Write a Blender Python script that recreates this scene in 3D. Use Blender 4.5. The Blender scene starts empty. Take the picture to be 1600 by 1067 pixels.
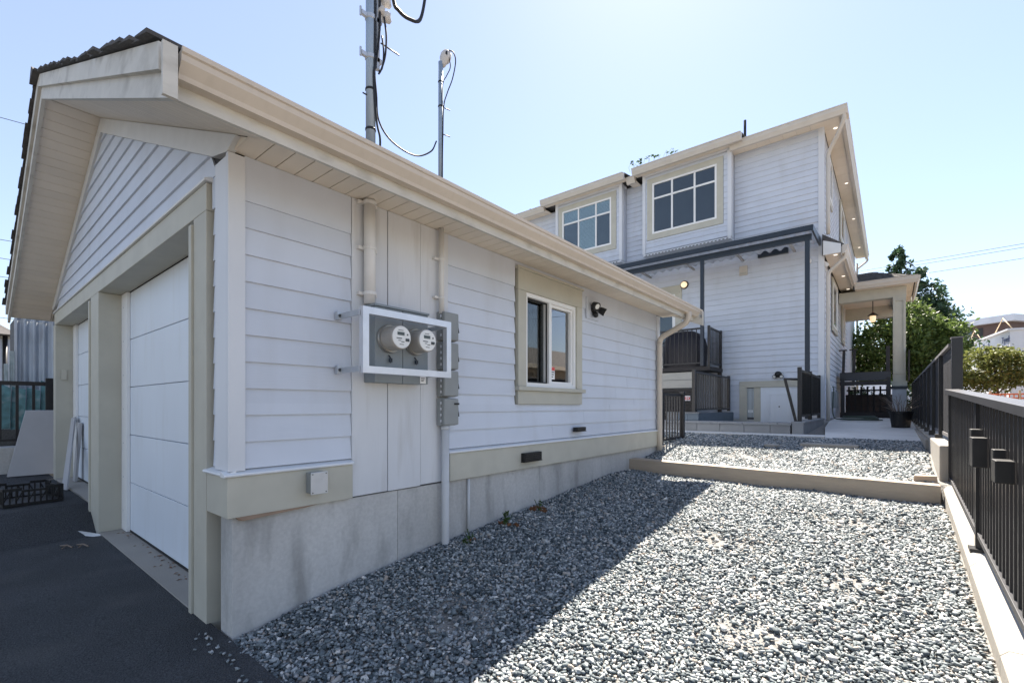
import bpy, bmesh, math, random
import numpy as np
from mathutils import Vector

rnd = random.Random(7)
S = bpy.context.scene
C = S.collection
R = math.radians

# ------------------------------------------------------------------ camera
YAW = math.atan(592 / 722.0)
cam_d = bpy.data.cameras.new('camera')
cam = bpy.data.objects.new('camera', cam_d)
C.objects.link(cam)
cam.location = (0, 0, 1.36)
cam.rotation_euler = (R(90), 0, YAW)
cam_d.sensor_width = 36
cam_d.lens = 722 / 1600 * 36
cam_d.shift_y = 0.0628
cam_d.clip_start = 0.05
cam_d.clip_end = 2000
S.camera = cam

# ------------------------------------------------------------------ sky, sun, exposure
SUN = Vector((-0.265, 0.69, 1.0)).normalized()          # towards the sun
EL = math.asin(SUN.z)
AZ = math.atan2(SUN.x, SUN.y)
world = bpy.data.worlds.new('World')
S.world = world
world.use_nodes = True
wn = world.node_tree
sky = wn.nodes.new('ShaderNodeTexSky')
sky.sky_type = 'NISHITA'
sky.sun_disc = False
sky.sun_elevation = EL
sky.sun_rotation = AZ
sky.altitude = 20
sky.air_density = 1.15
sky.dust_density = 0.25
sky.ozone_density = 5.0
bg = wn.nodes['Background']
bg.inputs['Strength'].default_value = 0.056
veil = wn.nodes.new('ShaderNodeVectorMath')            # even summer haze over the whole sky
veil.operation = 'ADD'
veil.inputs[1].default_value = (1.00, 1.00, 0.85)
tint = wn.nodes.new('ShaderNodeVectorMath')
tint.operation = 'MULTIPLY'
tint.inputs[1].default_value = (0.90, 0.80, 0.81)
wn.links.new(sky.outputs[0], tint.inputs[0])
wn.links.new(tint.outputs[0], veil.inputs[0])
wn.links.new(veil.outputs[0], bg.inputs['Color'])
sl = bpy.data.lights.new('sun', 'SUN')
sl.energy = 5.0
sl.angle = R(0.53)
sl.color = (1.0, 0.91, 0.79)
so = bpy.data.objects.new('sun', sl)
C.objects.link(so)
so.rotation_euler = SUN.to_track_quat('Z', 'Y').to_euler()
so.location = (-8, 20, 30)
S.view_settings.view_transform = 'Standard'
S.view_settings.look = 'None'
S.view_settings.gamma = 1
S.view_settings.use_curve_mapping = False
S.view_settings.exposure = 2.05

# ------------------------------------------------------------------ materials
MATS = {}


def M(name, col, rough=0.6, var=0.08, scale=5.0, stretch=(1, 1, 1), bump=0.0, bscale=60.0, bstretch=(1, 1, 1),
      rand=0.03, metal=0.0, spec=0.4, dirt=0.0, dirtcol=(0.12, 0.11, 0.09), dscale=3.0, dstretch=(1, 1, 1), speck=0.0,
      sscale=200.0):
    m = bpy.data.materials.new(name)
    m.use_nodes = True
    t = m.node_tree
    b = t.nodes['Principled BSDF']
    b.inputs['Roughness'].default_value = rough
    b.inputs['Metallic'].default_value = metal
    b.inputs['Specular IOR Level'].default_value = spec
    geo = t.nodes.new('ShaderNodeNewGeometry')

    def noise(sc, st, detail=4):
        mp = t.nodes.new('ShaderNodeMapping')
        mp.inputs['Scale'].default_value = st
        t.links.new(geo.outputs['Position'], mp.inputs['Vector'])
        n = t.nodes.new('ShaderNodeTexNoise')
        n.inputs['Scale'].default_value = sc
        n.inputs['Detail'].default_value = detail
        t.links.new(mp.outputs[0], n.inputs['Vector'])
        return n.outputs['Fac']

    def mapr(sock, a, b_, c, d):
        r = t.nodes.new('ShaderNodeMapRange')
        for i, v in zip(('From Min', 'From Max', 'To Min', 'To Max'), (a, b_, c, d)):
            r.inputs[i].default_value = v
        t.links.new(sock, r.inputs['Value'])
        return r.outputs[0]

    def mul(a, b_):
        k = t.nodes.new('ShaderNodeMath')
        k.operation = 'MULTIPLY'
        t.links.new(a, k.inputs[0])
        t.links.new(b_, k.inputs[1])
        return k.outputs[0]

    f = mapr(noise(scale, stretch), 0.25, 0.75, 1 - var, 1 + var)
    if rand:
        oi = t.nodes.new('ShaderNodeObjectInfo')
        f = mul(f, mapr(oi.outputs['Random'], 0, 1, 1 - rand, 1 + rand))
    if speck:
        f = mul(f, mapr(noise(sscale, (1, 1, 1), 2), 0.3, 0.7, 1 - speck, 1 + speck))
    sc = t.nodes.new('ShaderNodeVectorMath')
    sc.operation = 'SCALE'
    sc.inputs[0].default_value = col
    t.links.new(f, sc.inputs['Scale'])
    out = sc.outputs[0]
    if dirt:
        mx = t.nodes.new('ShaderNodeMix')
        mx.data_type = 'RGBA'
        t.links.new(mapr(noise(dscale, dstretch, 8), 0.52, 0.75, 0, dirt), mx.inputs['Factor'])
        t.links.new(out, mx.inputs['A'])
        mx.inputs['B'].default_value = (*dirtcol, 1)
        out = mx.outputs['Result']
    t.links.new(out, b.inputs['Base Color'])
    if bump:
        bn = t.nodes.new('ShaderNodeBump')
        bn.inputs['Strength'].default_value = min(1.0, bump * 10)
        bn.inputs['Distance'].default_value = bump * 0.02
        t.links.new(noise(bscale, bstretch, 5), bn.inputs['Height'])
        t.links.new(bn.outputs[0], b.inputs['Normal'])
    MATS[name] = m
    return m


M('siding', (0.57, 0.61, 0.685), 0.55, 0.035, 3, (1, 1, 1), 0.06, 60, (0.12, 0.12, 1.6), 0.035, dirt=0.22, dirtcol=(0.40, 0.40, 0.40), dscale=2.6, dstretch=(1.6, 1.6, .35))
M('plank_paint', (0.60, 0.615, 0.64), 0.6, 0.06, 4, (1, 1, .25), 0.07, 70, (1.5, 1.5, 0.1), 0.03, dirt=0.35, dirtcol=(0.33, 0.31, 0.28), dscale=5, dstretch=(2, 2, .25))
M('corner_paint', (0.645, 0.665, 0.70), 0.55, 0.04, 4, (1, 1, .4), 0.05, 80, (1.5, 1.5, 0.1), 0.03)
M('trim', (0.485, 0.47, 0.40), 0.6, 0.07, 6, (1, 1, 1), 0.05, 70, (.5, .5, .5), 0.05, dirt=0.25, dirtcol=(0.24, 0.22, 0.19), dscale=3)
M('fascia_paint', (0.56, 0.54, 0.49), 0.62, 0.08, 5, (1, 1, 2), 0.08, 60, (.3, .3, 1.5), 0.05, dirt=0.6, dirtcol=(0.26, 0.24, 0.2), dscale=6, dstretch=(.7, .7, 1.4))
M('gutter', (0.56, 0.495, 0.42), 0.42, 0.05, 5, (1, .6, 1), 0.0, rand=0.02, dirt=0.25, dirtcol=(0.42, 0.37, 0.3), dscale=7, dstretch=(3, 3, .4))
M('house_gutter', (0.56, 0.52, 0.465), 0.45, 0.05, 4, rand=0.02, dirt=0.2, dirtcol=(0.40, 0.36, 0.3), dscale=3)
M('soffit', (0.74, 0.665, 0.565), 0.6, 0.04, 3, rand=0.03)
M('frieze', (0.60, 0.60, 0.59), 0.6, 0.06, 5, (1, 1, 1), 0.06, 60, (.3, .3, 1), 0.03, dirt=0.2, dirtcol=(.4, .37, .33))
M('flashing', (0.72, 0.74, 0.76), 0.4, 0.04, 5, rand=0.02)
M('white_door', (0.68, 0.735, 0.80), 0.45, 0.03, 2, (1, 1, .5), 0.03, 150, rand=0.012, dirt=0.2, dirtcol=(.5, .5, .48), dscale=2.5, dstretch=(3, 3, .5))
M('vinyl', (0.80, 0.80, 0.79), 0.4, 0.02, 4, rand=0.01)
M('wood_raw', (0.32, 0.23, 0.17), 0.8, 0.2, 6, (1, 1, 1), 0.1, 40, (1, 1, 1), 0.1)
M('concrete', (0.47, 0.465, 0.45), 0.85, 0.16, 1.6, (1, 1.4, .6), 0.12, 26, (1, 1, .5), 0.06, dirt=0.62, dirtcol=(0.20, 0.195, 0.185), dscale=4.5, dstretch=(1.5, 1.5, .45), speck=0.07, sscale=45)
M('concrete_light', (0.30, 0.283, 0.255), 0.85, 0.09, 2.5, bump=0.08, bscale=60, rand=0.03, dirt=0.4, dirtcol=(0.28, 0.25, 0.21), dscale=5, speck=0.08)
M('path_concrete', (0.62, 0.62, 0.60), 0.8, 0.07, 1.5, bump=0.05, bscale=80, rand=0.02, dirt=0.3, dirtcol=(0.25, 0.24, 0.23), dscale=3, speck=0.06)
M('paver', (0.24, 0.25, 0.26), 0.8, 0.08, 4, bump=0.06, bscale=80, rand=0.06, speck=0.1)
M('paver_blue', (0.15, 0.19, 0.23), 0.7, 0.08, 4, bump=0.04, rand=0.06)
M('asphalt', (0.046, 0.050, 0.056), 0.88, 0.28, 1.3, bump=0.9, bscale=120, rand=0, dirt=0.5, dirtcol=(0.095, 0.095, 0.095), dscale=1.7, speck=0.55, sscale=110)
M('soil', (0.19, 0.185, 0.175), 0.95, 0.25, 30, bump=0.4, bscale=50, rand=0, speck=0.3, sscale=60)
M('dirt', (0.10, 0.098, 0.092), 0.95, 0.2, 2, bump=0.2, bscale=30, rand=0, speck=0.2, sscale=40)
M('yard_dirt', (0.24, 0.205, 0.17), 0.95, 0.25, 1.2, bump=0.2, bscale=30, rand=0, speck=0.2, sscale=40, dirt=.5, dirtcol=(.12, .11, .10), dscale=.9)
M('timber', (0.38, 0.315, 0.245), 0.85, 0.16, 4, (.5, 3, 3), 0.14, 60, (.12, 1.5, 1.5), 0.04, dirt=0.45, dirtcol=(0.18, 0.14, 0.11), dscale=4, dstretch=(.5, 3, 3))
M('black_metal', (0.014, 0.014, 0.016), 0.38, 0.15, 8, rand=0.1, spec=0.45)
M('black_plastic', (0.012, 0.012, 0.013), 0.5, 0.2, 10, rand=0.1)
M('rail_grey', (0.045, 0.046, 0.052), 0.42, 0.1, 6, metal=0.3, rand=0.02)
M('navy_metal', (0.020, 0.030, 0.045), 0.4, 0.1, 4, rand=0.05)
M('fence_board', (0.018, 0.018, 0.022), 0.55, 0.2, 6, (1, 1, .3), 0.05, 50, (1, 1, .2), 0.25)
M('fence_cap', (0.16, 0.155, 0.16), 0.6, 0.15, 6, rand=0.05)
M('galv', (0.50, 0.53, 0.57), 0.42, 0.10, 12, metal=0.55, rand=0.03, dirt=0.2, dirtcol=(.3, .3, .3), dscale=12)
M('mast_steel', (0.30, 0.37, 0.45), 0.5, 0.10, 10, (1, 1, .2), metal=0.45, rand=0.03, dirt=0.25, dirtcol=(.2, .22, .25), dscale=14)
M('aluminium', (0.66, 0.68, 0.72), 0.38, 0.06, 12, metal=0.55, rand=0.02, dirt=0.15, dirtcol=(.4, .4, .42), dscale=9)
M('box_grey', (0.25, 0.265, 0.265), 0.5, 0.06, 6, rand=0.04, dirt=0.2, dirtcol=(.16, .16, .16), dscale=8)
M('cabinet_grey', (0.23, 0.26, 0.275), 0.48, 0.05, 5, rand=0.02, dirt=0.2, dirtcol=(.15, .16, .17), dscale=6)
M('meter_ring', (0.34, 0.33, 0.31), 0.35, 0.06, 12, metal=0.7, rand=0.02)
M('meter_drum', (0.34, 0.32, 0.29), 0.28, 0.08, 8, rand=0.03, spec=0.6)
M('meter_face', (0.72, 0.72, 0.70), 0.4, 0.03, 12, rand=0.01)
M('ink', (0.05, 0.06, 0.065), 0.5, 0.05, 12, rand=0)
M('lcd', (0.17, 0.21, 0.20), 0.25, 0.03, 12, rand=0)
M('pvc', (0.66, 0.645, 0.62), 0.5, 0.05, 6, rand=0.02, dirt=0.3, dirtcol=(.45, .42, .38), dscale=6, dstretch=(2, 2, .4))
M('pvc_grey', (0.52, 0.53, 0.54), 0.5, 0.05, 6, rand=0.02, dirt=0.3, dirtcol=(.33, .33, .33), dscale=6, dstretch=(2, 2, .4))
M('porcelain', (0.52, 0.50, 0.48), 0.35, 0.08, 14, rand=0.05)
M('cable', (0.012, 0.012, 0.014), 0.5, 0.1, 10, rand=0)
M('shingle', (0.075, 0.072, 0.072), 0.9, 0.3, 10, bump=0.2, bscale=90, rand=0.2, speck=0.3)
M('tar_brown', (0.06, 0.045, 0.035), 0.9, 0.3, 10, bump=0.2, bscale=90, rand=0.2)
M('curtain', (0.10, 0.085, 0.075), 0.85, 0.15, 6, (1, 8, .2), rand=0.02)
M('interior', (0.05, 0.05, 0.055), 0.9, 0.15, 2, rand=0)
M('blind', (0.62, 0.68, 0.70), 0.6, 0.04, 4, rand=0.02)
M('shade_dark', (0.10, 0.105, 0.11), 0.8, 0.1, 4, rand=0.02)
M('bbq_cover', (0.018, 0.016, 0.022), 0.45, 0.2, 6, bump=0.1, bscale=14, rand=0)
M('corrugated', (0.42, 0.46, 0.51), 0.5, 0.16, 4, (1, 2, .4), metal=0.35, rand=0.02, dirt=0.55, dirtcol=(.16, .14, .15), dscale=3, dstretch=(1, 4, .4))
M('teal_tarp', (0.07, 0.18, 0.19), 0.4, 0.4, 9, rand=0.15, dirt=0.85, dirtcol=(.34, .37, .36), dscale=6)
M('pale_junk', (0.42, 0.46, 0.45), 0.7, 0.3, 12, (1, 3, .4), rand=0.2, dirt=0.5, dirtcol=(.12, .22, .19), dscale=9)
M('leaning_panel', (0.38, 0.38, 0.39), 0.6, 0.04, 4, rand=0.01, dirt=0.15, dirtcol=(.3, .3, .3), dscale=6)
M('cover_sheet', (0.60, 0.60, 0.60), 0.5, 0.08, 3, rand=0.02, dirt=0.3, dirtcol=(.35, .33, .31), dscale=4)
M('wrap', (0.72, 0.74, 0.80), 0.5, 0.06, 1.2, rand=0.02, dirt=0.15, dirtcol=(.55, .57, .65), dscale=1.5)
M('wrap_ink', (0.14, 0.18, 0.34), 0.6, 0.05, 4, rand=0)
M('brown_clad', (0.13, 0.085, 0.075), 0.7, 0.15, 3, (1, 1, 6), rand=0.03)
M('stud', (0.50, 0.38, 0.24), 0.8, 0.15, 4, rand=0.1)
M('orange_mesh', (0.75, 0.16, 0.05), 0.6, 0.2, 6, rand=0.05)
M('leaf_mid', (0.11, 0.16, 0.042), 0.55, 0.35, 1.5, rand=0)
M('leaf_dark', (0.045, 0.085, 0.042), 0.5, 0.35, 1.5, rand=0)
M('leaf_yellow', (0.17, 0.19, 0.055), 0.55, 0.35, 2.5, rand=0)
M('leaf_dry', (0.20, 0.095, 0.045), 0.8, 0.3, 40, rand=0.1)
M('leaf_weed', (0.065, 0.12, 0.03), 0.6, 0.3, 40, rand=0.1)
M('twig', (0.20, 0.16, 0.13), 0.8, 0.2, 20, rand=0.05)
M('bark', (0.10, 0.08, 0.06), 0.9, 0.25, 8, bump=0.2, rand=0)
M('hose', (0.05, 0.075, 0.055), 0.45, 0.1, 8, rand=0)
M('red_sign', (0.60, 0.07, 0.06), 0.5, 0.03, 5, rand=0)
M('white_sign', (0.80, 0.80, 0.80), 0.5, 0.03, 5, rand=0)
M('neigh_wall', (0.60, 0.58, 0.52), 0.7, 0.05, 2, rand=0.02)
M('beige_board', (0.44, 0.425, 0.38), 0.6, 0.05, 4, rand=0.03)
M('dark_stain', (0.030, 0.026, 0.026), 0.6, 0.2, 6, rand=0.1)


def emit(name, col, st):
    m = bpy.data.materials.new(name)
    m.use_nodes = True
    b = m.node_tree.nodes['Principled BSDF']
    b.inputs['Base Color'].default_value = (0.8, 0.8, 0.8, 1)
    b.inputs['Emission Color'].default_value = (*col, 1)
    b.inputs['Emission Strength'].default_value = st
    MATS[name] = m


emit('lamp_glow', (1.0, 0.88, 0.72), 0.4)
emit('lamp_warm', (1.0, 0.66, 0.30), 0.22)


def glass(name, tint=(0.85, 0.92, 0.95), refl=1.0):
    m = bpy.data.materials.new(name)
    m.use_nodes = True
    t = m.node_tree
    for n in list(t.nodes):
        if n.type == 'BSDF_PRINCIPLED':
            t.nodes.remove(n)
    o = [n for n in t.nodes if n.type == 'OUTPUT_MATERIAL'][0]
    tr = t.nodes.new('ShaderNodeBsdfTransparent')
    tr.inputs[0].default_value = (*tint, 1)
    gl = t.nodes.new('ShaderNodeBsdfGlossy')
    gl.inputs['Roughness'].default_value = 0.01
    fr = t.nodes.new('ShaderNodeFresnel')
    fr.inputs['IOR'].default_value = 1.5
    k = t.nodes.new('ShaderNodeMath')
    k.operation = 'MULTIPLY_ADD'
    k.inputs[1].default_value = 1.15 * refl
    k.inputs[2].default_value = 0.015 * refl
    k.use_clamp = True
    t.links.new(fr.outputs[0], k.inputs[0])
    mx = t.nodes.new('ShaderNodeMixShader')
    t.links.new(k.outputs[0], mx.inputs[0])
    t.links.new(tr.outputs[0], mx.inputs[1])
    t.links.new(gl.outputs[0], mx.inputs[2])
    t.links.new(mx.outputs[0], o.inputs['Surface'])
    MATS[name] = m


def translucent(name, k):
    m = MATS[name]
    t = m.node_tree
    b = t.nodes['Principled BSDF']
    o = [n for n in t.nodes if n.type == 'OUTPUT_MATERIAL'][0]
    tr = t.nodes.new('ShaderNodeBsdfTranslucent')
    t.links.new(b.inputs['Base Color'].links[0].from_socket, tr.inputs['Color'])
    mx = t.nodes.new('ShaderNodeMixShader')
    mx.inputs[0].default_value = k
    t.links.new(b.outputs[0], mx.inputs[1])
    t.links.new(tr.outputs[0], mx.inputs[2])
    t.links.new(mx.outputs[0], o.inputs['Surface'])


translucent('cover_sheet', 0.6)
for q in ('leaf_mid', 'leaf_dark', 'leaf_yellow', 'leaf_weed'):
    translucent(q, 0.35)
glass('glass')
glass('glass_soft', (0.6, 0.62, 0.62), 0.5)
glass('glass_mirror', (0.6, 0.66, 0.70), 3.2)


def stone_mat():
    m = bpy.data.materials.new('gravel_stone')
    m.use_nodes = True
    t = m.node_tree
    b = t.nodes['Principled BSDF']
    b.inputs['Roughness'].default_value = 0.75
    b.inputs['Specular IOR Level'].default_value = 0.35
    g = t.nodes.new('ShaderNodeNewGeometry')
    cr = t.nodes.new('ShaderNodeValToRGB')
    e = cr.color_ramp.elements
    e[0].position = 0
    e[0].color = (0.045, 0.062, 0.072, 1)
    e[1].position = 1
    e[1].color = (0.76, 0.755, 0.73, 1)
    for p, c in ((0.35, (0.145, 0.170, 0.182, 1)), (0.65, (0.265, 0.292, 0.302, 1)), (0.88, (0.46, 0.475, 0.475, 1)), (0.95, (0.33, 0.28, 0.235, 1))):
        q = e.new(p)
        q.color = c
    t.links.new(g.outputs['Random Per Island'], cr.inputs[0])
    n = t.nodes.new('ShaderNodeTexNoise')
    n.inputs['Scale'].default_value = 90
    n.inputs['Detail'].default_value = 4
    t.links.new(g.outputs['Position'], n.inputs['Vector'])
    r = t.nodes.new('ShaderNodeMapRange')
    r.inputs['To Min'].default_value = 0.65
    r.inputs['To Max'].default_value = 1.35
    t.links.new(n.outputs['Fac'], r.inputs['Value'])
    s = t.nodes.new('ShaderNodeVectorMath')
    s.operation = 'SCALE'
    t.links.new(cr.outputs[0], s.inputs[0])
    t.links.new(r.outputs[0], s.inputs['Scale'])
    t.links.new(s.outputs[0], b.inputs['Base Color'])
    MATS['gravel_stone'] = m


stone_mat()

# ------------------------------------------------------------------ object helpers
WO = {}          # world origin of each object
CACHE = {}


def link(o, parent, origin):
    C.objects.link(o)
    o.parent = parent
    base = WO[parent] if parent is not None else Vector((0, 0, 0))
    o.location = Vector(origin) - base
    WO[o] = Vector(origin)
    return o


def tag(o, label, cat, group=None, kind=None):
    o['label'] = label
    if cat:
        o['category'] = cat
    if group:
        o['group'] = group
    if kind:
        o['kind'] = kind
    return o


def struct(o):
    o['kind'] = 'structure'
    return o


def thing(name, loc, label, cat, group=None):
    o = bpy.data.objects.new(name, None)
    o.empty_display_size = 0.1
    link(o, None, loc)
    return tag(o, label, cat, group)


def mk(name, verts, faces, mat, parent=None, smooth=False, fix=True, bevel=0.0):
    v = np.array(verts, dtype=float)
    lo, hi = v.min(0), v.max(0)
    org = Vector(((lo[0] + hi[0]) / 2, (lo[1] + hi[1]) / 2, lo[2]))
    me = bpy.data.meshes.new(name)
    me.from_pydata([tuple(p) for p in (v - np.array(org))], [], faces)
    if fix or bevel:
        bm = bmesh.new()
        bm.from_mesh(me)
        bmesh.ops.recalc_face_normals(bm, faces=bm.faces)
        if bevel:
            bmesh.ops.bevel(bm, geom=list(bm.edges), offset=bevel, segments=2, affect='EDGES', profile=0.6)
        bm.to_mesh(me)
        bm.free()
    if smooth:
        for p in me.polygons:
            p.use_smooth = True
    me.materials.append(MATS[mat])
    o = bpy.data.objects.new(name, me)
    return link(o, parent, org)


BF = [(0, 1, 2, 3), (7, 6, 5, 4), (0, 4, 5, 1), (1, 5, 6, 2), (2, 6, 7, 3), (3, 7, 4, 0)]


def box(name, x0, x1, y0, y1, z0, z1, mat, parent=None, bevel=0.0):
    x0, x1 = min(x0, x1), max(x0, x1)
    y0, y1 = min(y0, y1), max(y0, y1)
    z0, z1 = min(z0, z1), max(z0, z1)
    key = (round(x1 - x0, 4), round(y1 - y0, 4), round(z1 - z0, 4), mat, bevel)
    if key in CACHE:
        o = bpy.data.objects.new(name, CACHE[key])
        return link(o, parent, ((x0 + x1) / 2, (y0 + y1) / 2, z0))
    o = mk(name, [(x0, y0, z0), (x1, y0, z0), (x1, y1, z0), (x0, y1, z0), (x0, y0, z1), (x1, y0, z1), (x1, y1, z1), (x0, y1, z1)], BF, mat, parent, bevel=bevel)
    CACHE[key] = o.data
    return o


class MB:
    """collects shapes into one mesh"""

    def __init__(s):
        s.v, s.f = [], []

    def add(s, v, f):
        n = len(s.v)
        s.v += list(v)
        s.f += [tuple(i + n for i in q) for q in f]
        return s

    def box(s, x0, x1, y0, y1, z0, z1):
        return s.add([(x0, y0, z0), (x1, y0, z0), (x1, y1, z0), (x0, y1, z0), (x0, y0, z1), (x1, y0, z1), (x1, y1, z1), (x0, y1, z1)], BF)

    def hexa(s, p):
        return s.add(p, BF)

    def tube(s, pts, r, n=8, caps=True):
        pts = [Vector(p) for p in pts]
        rr = r if isinstance(r, (list, tuple)) else [r] * len(pts)
        base = len(s.v)
        a = None
        for i, p in enumerate(pts):
            d = (pts[min(i + 1, len(pts) - 1)] - pts[max(i - 1, 0)]).normalized()
            if a is None:
                a = d.orthogonal()
            a = a - d * a.dot(d)
            if a.length < 1e-4:
                a = d.orthogonal()
            a.normalize()
            b = d.cross(a)
            for k in range(n):
                t = 2 * math.pi * k / n
                s.v.append(tuple(p + (a * math.cos(t) + b * math.sin(t)) * rr[i]))
        for i in range(len(pts) - 1):
            for k in range(n):
                s.f.append((base + i * n + k, base + i * n + (k + 1) % n, base + (i + 1) * n + (k + 1) % n, base + (i + 1) * n + k))
        if caps:
            s.f.append(tuple(base + k for k in range(n)))
            s.f.append(tuple(base + (len(pts) - 1) * n + k for k in range(n))[::-1])
        return s

    def lathe(s, c, axis, prof, n=20):
        """prof: (radius, along) pairs; axis unit vector"""
        c, ax = Vector(c), Vector(axis).normalized()
        a = ax.orthogonal().normalized()
        b = ax.cross(a)
        base = len(s.v)
        for r, h in prof:
            for k in range(n):
                t = 2 * math.pi * k / n
                s.v.append(tuple(c + ax * h + (a * math.cos(t) + b * math.sin(t)) * max(r, 1e-4)))
        for i in range(len(prof) - 1):
            for k in range(n):
                s.f.append((base + i * n + k, base + i * n + (k + 1) % n, base + (i + 1) * n + (k + 1) % n, base + (i + 1) * n + k))
        s.f.append(tuple(base + k for k in range(n)))
        s.f.append(tuple(base + (len(prof) - 1) * n + k for k in range(n))[::-1])
        return s

    def build(s, name, mat, parent=None, smooth=False, fix=True, bevel=0):
        return mk(name, s.v, s.f, mat, parent, smooth, fix, bevel)


def tube(name, pts, r, mat, parent=None, n=10):
    return MB().tube(pts, r, n).build(name, mat, parent, smooth=True)


def curve_pts(pts, n=8):
    """Catmull-Rom through pts"""
    P = [Vector(p) for p in pts]
    P = [P[0] * 2 - P[1]] + P + [P[-1] * 2 - P[-2]]
    out = []
    for i in range(1, len(P) - 2):
        for k in range(n):
            t = k / n
            a, b, c, d = P[i - 1], P[i], P[i + 1], P[i + 2]
            out.append(0.5 * ((2 * b) + (c - a) * t + (2 * a - 5 * b + 4 * c - d) * t * t + (3 * b - a - 3 * c + d) * t ** 3))
    out.append(P[-2])
    return out


class Frame:
    """wall frame: u along the wall, w outward, z up. kind 'E' faces +X, 'S' faces -Y"""

    def __init__(s, kind, c):
        s.k, s.c = kind, c

    def p(s, u, w, z):
        return (s.c + w, u, z) if s.k == 'E' else (u, s.c - w, z)

    def box(s, name, u0, u1, w0, w1, z0, z1, mat, parent=None, bevel=0.0):
        a, b = s.p(u0, w0, z0), s.p(u1, w1, z1)
        return box(name, a[0], b[0], a[1], b[1], a[2], b[2], mat, parent, bevel)

    def mbox(s, mb, u0, u1, w0, w1, z0, z1):
        a, b = s.p(u0, w0, z0), s.p(u1, w1, z1)
        mb.box(min(a[0], b[0]), max(a[0], b[0]), min(a[1], b[1]), max(a[1], b[1]), min(z0, z1), max(z0, z1))
        return mb

    def prism(s, name, prof, u0, u1, mat, parent=None, bevel=0.0):
        """prof = (w,z) polygon swept along u"""
        n = len(prof)
        v = [s.p(u0, w, z) for w, z in prof] + [s.p(u1, w, z) for w, z in prof]
        f = [tuple(range(n)), tuple(range(2 * n - 1, n - 1, -1))] + [(i, (i + 1) % n, n + (i + 1) % n, n + i) for i in range(n)]
        return mk(name, v, f, mat, parent, bevel=bevel)

    def panel(s, name, poly, w0, w1, mat, parent=None):
        """poly = (u,z) polygon extruded along w"""
        n = len(poly)
        v = [s.p(u, w0, z) for u, z in poly] + [s.p(u, w1, z) for u, z in poly]
        f = [tuple(range(n)), tuple(range(2 * n - 1, n - 1, -1))] + [(i, (i + 1) % n, n + (i + 1) % n, n + i) for i in range(n)]
        return mk(name, v, f, mat, parent)

    def ring(s, name, u0, u1, z0, z1, t, w0, w1, mat, parent=None):
        m = MB()
        s.mbox(m, u0, u0 + t, w0, w1, z0, z1)
        s.mbox(m, u1 - t, u1, w0, w1, z0, z1)
        s.mbox(m, u0 + t, u1 - t, w0, w1, z0, z0 + t)
        s.mbox(m, u0 + t, u1 - t, w0, w1, z1 - t, z1)
        return m.build(name, mat, parent)


def siding(parent, F, z0, z1, exp, span, openings=(), mat='siding', tb=0.024, tt=0.008, joint=3.66):
    """lapped boards, each an object; span(z) -> (u0,u1); openings (u0,u1,z0,z1)"""
    z, k = z0, 0
    while z < z1 - 0.01:
        za, zb = z, min(z + exp, z1)
        cuts = sorted({za, zb} | {c for o in openings for c in (o[2], o[3]) if za + 0.012 < c < zb - 0.012})
        for a, b in zip(cuts[:-1], cuts[1:]):
            s0, s1 = span(a), span(b)
            if s0[1] - s0[0] < 0.03:
                continue
            if s1[1] - s1[0] < 0.0:
                s1 = ((s1[0] + s1[1]) / 2,) * 2
            holes = sorted((o[0], o[1]) for o in openings if o[2] <= a + 0.013 and o[3] >= b - 0.013)
            segs, cur = [], None
            left = (s0[0], s1[0])
            for h0, h1 in holes:
                if h0 > left[0] + 0.01:
                    segs.append((left, (min(h0, s0[1]), min(h0, max(s1[1], s1[0])) if h0 < s1[1] else s1[1])))
                if h1 > left[0]:
                    left = (h1, h1)
            if left[0] < s0[1] - 0.01:
                segs.append((left, (s0[1], max(s1[1], left[1]))))
            for (la, lb), (ra, rb) in segs:
                if ra - la < 0.02:
                    continue
                pieces = [((la, lb), (ra, rb))]
                if ra - la > joint:
                    c = la + (0.35 + 0.4 * ((k * 0.37) % 1)) * (ra - la)
                    pieces = [((la, lb), (c - 0.0012, c - 0.0012)), ((c + 0.0012, c + 0.0012), (ra, rb))]
                for (pa, pb), (qa, qb) in pieces:
                    fa, fb = (a - za) / exp, (b - za) / exp
                    wa, wb = tb + (tt - tb) * fa, tb + (tt - tb) * fb
                    v = [F.p(pa, 0, a), F.p(qa, 0, a), F.p(qa, wa, a), F.p(pa, wa, a), F.p(pb, 0, b), F.p(qb, 0, b), F.p(qb, wb, b), F.p(pb, wb, b)]
                    mk('siding_board', v, BF, mat, parent)
        z += exp
        k += 1


def smooth01(a, b, x):
    t = min(1, max(0, (x - a) / (b - a)))
    return t * t * (3 - 2 * t)


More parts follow.
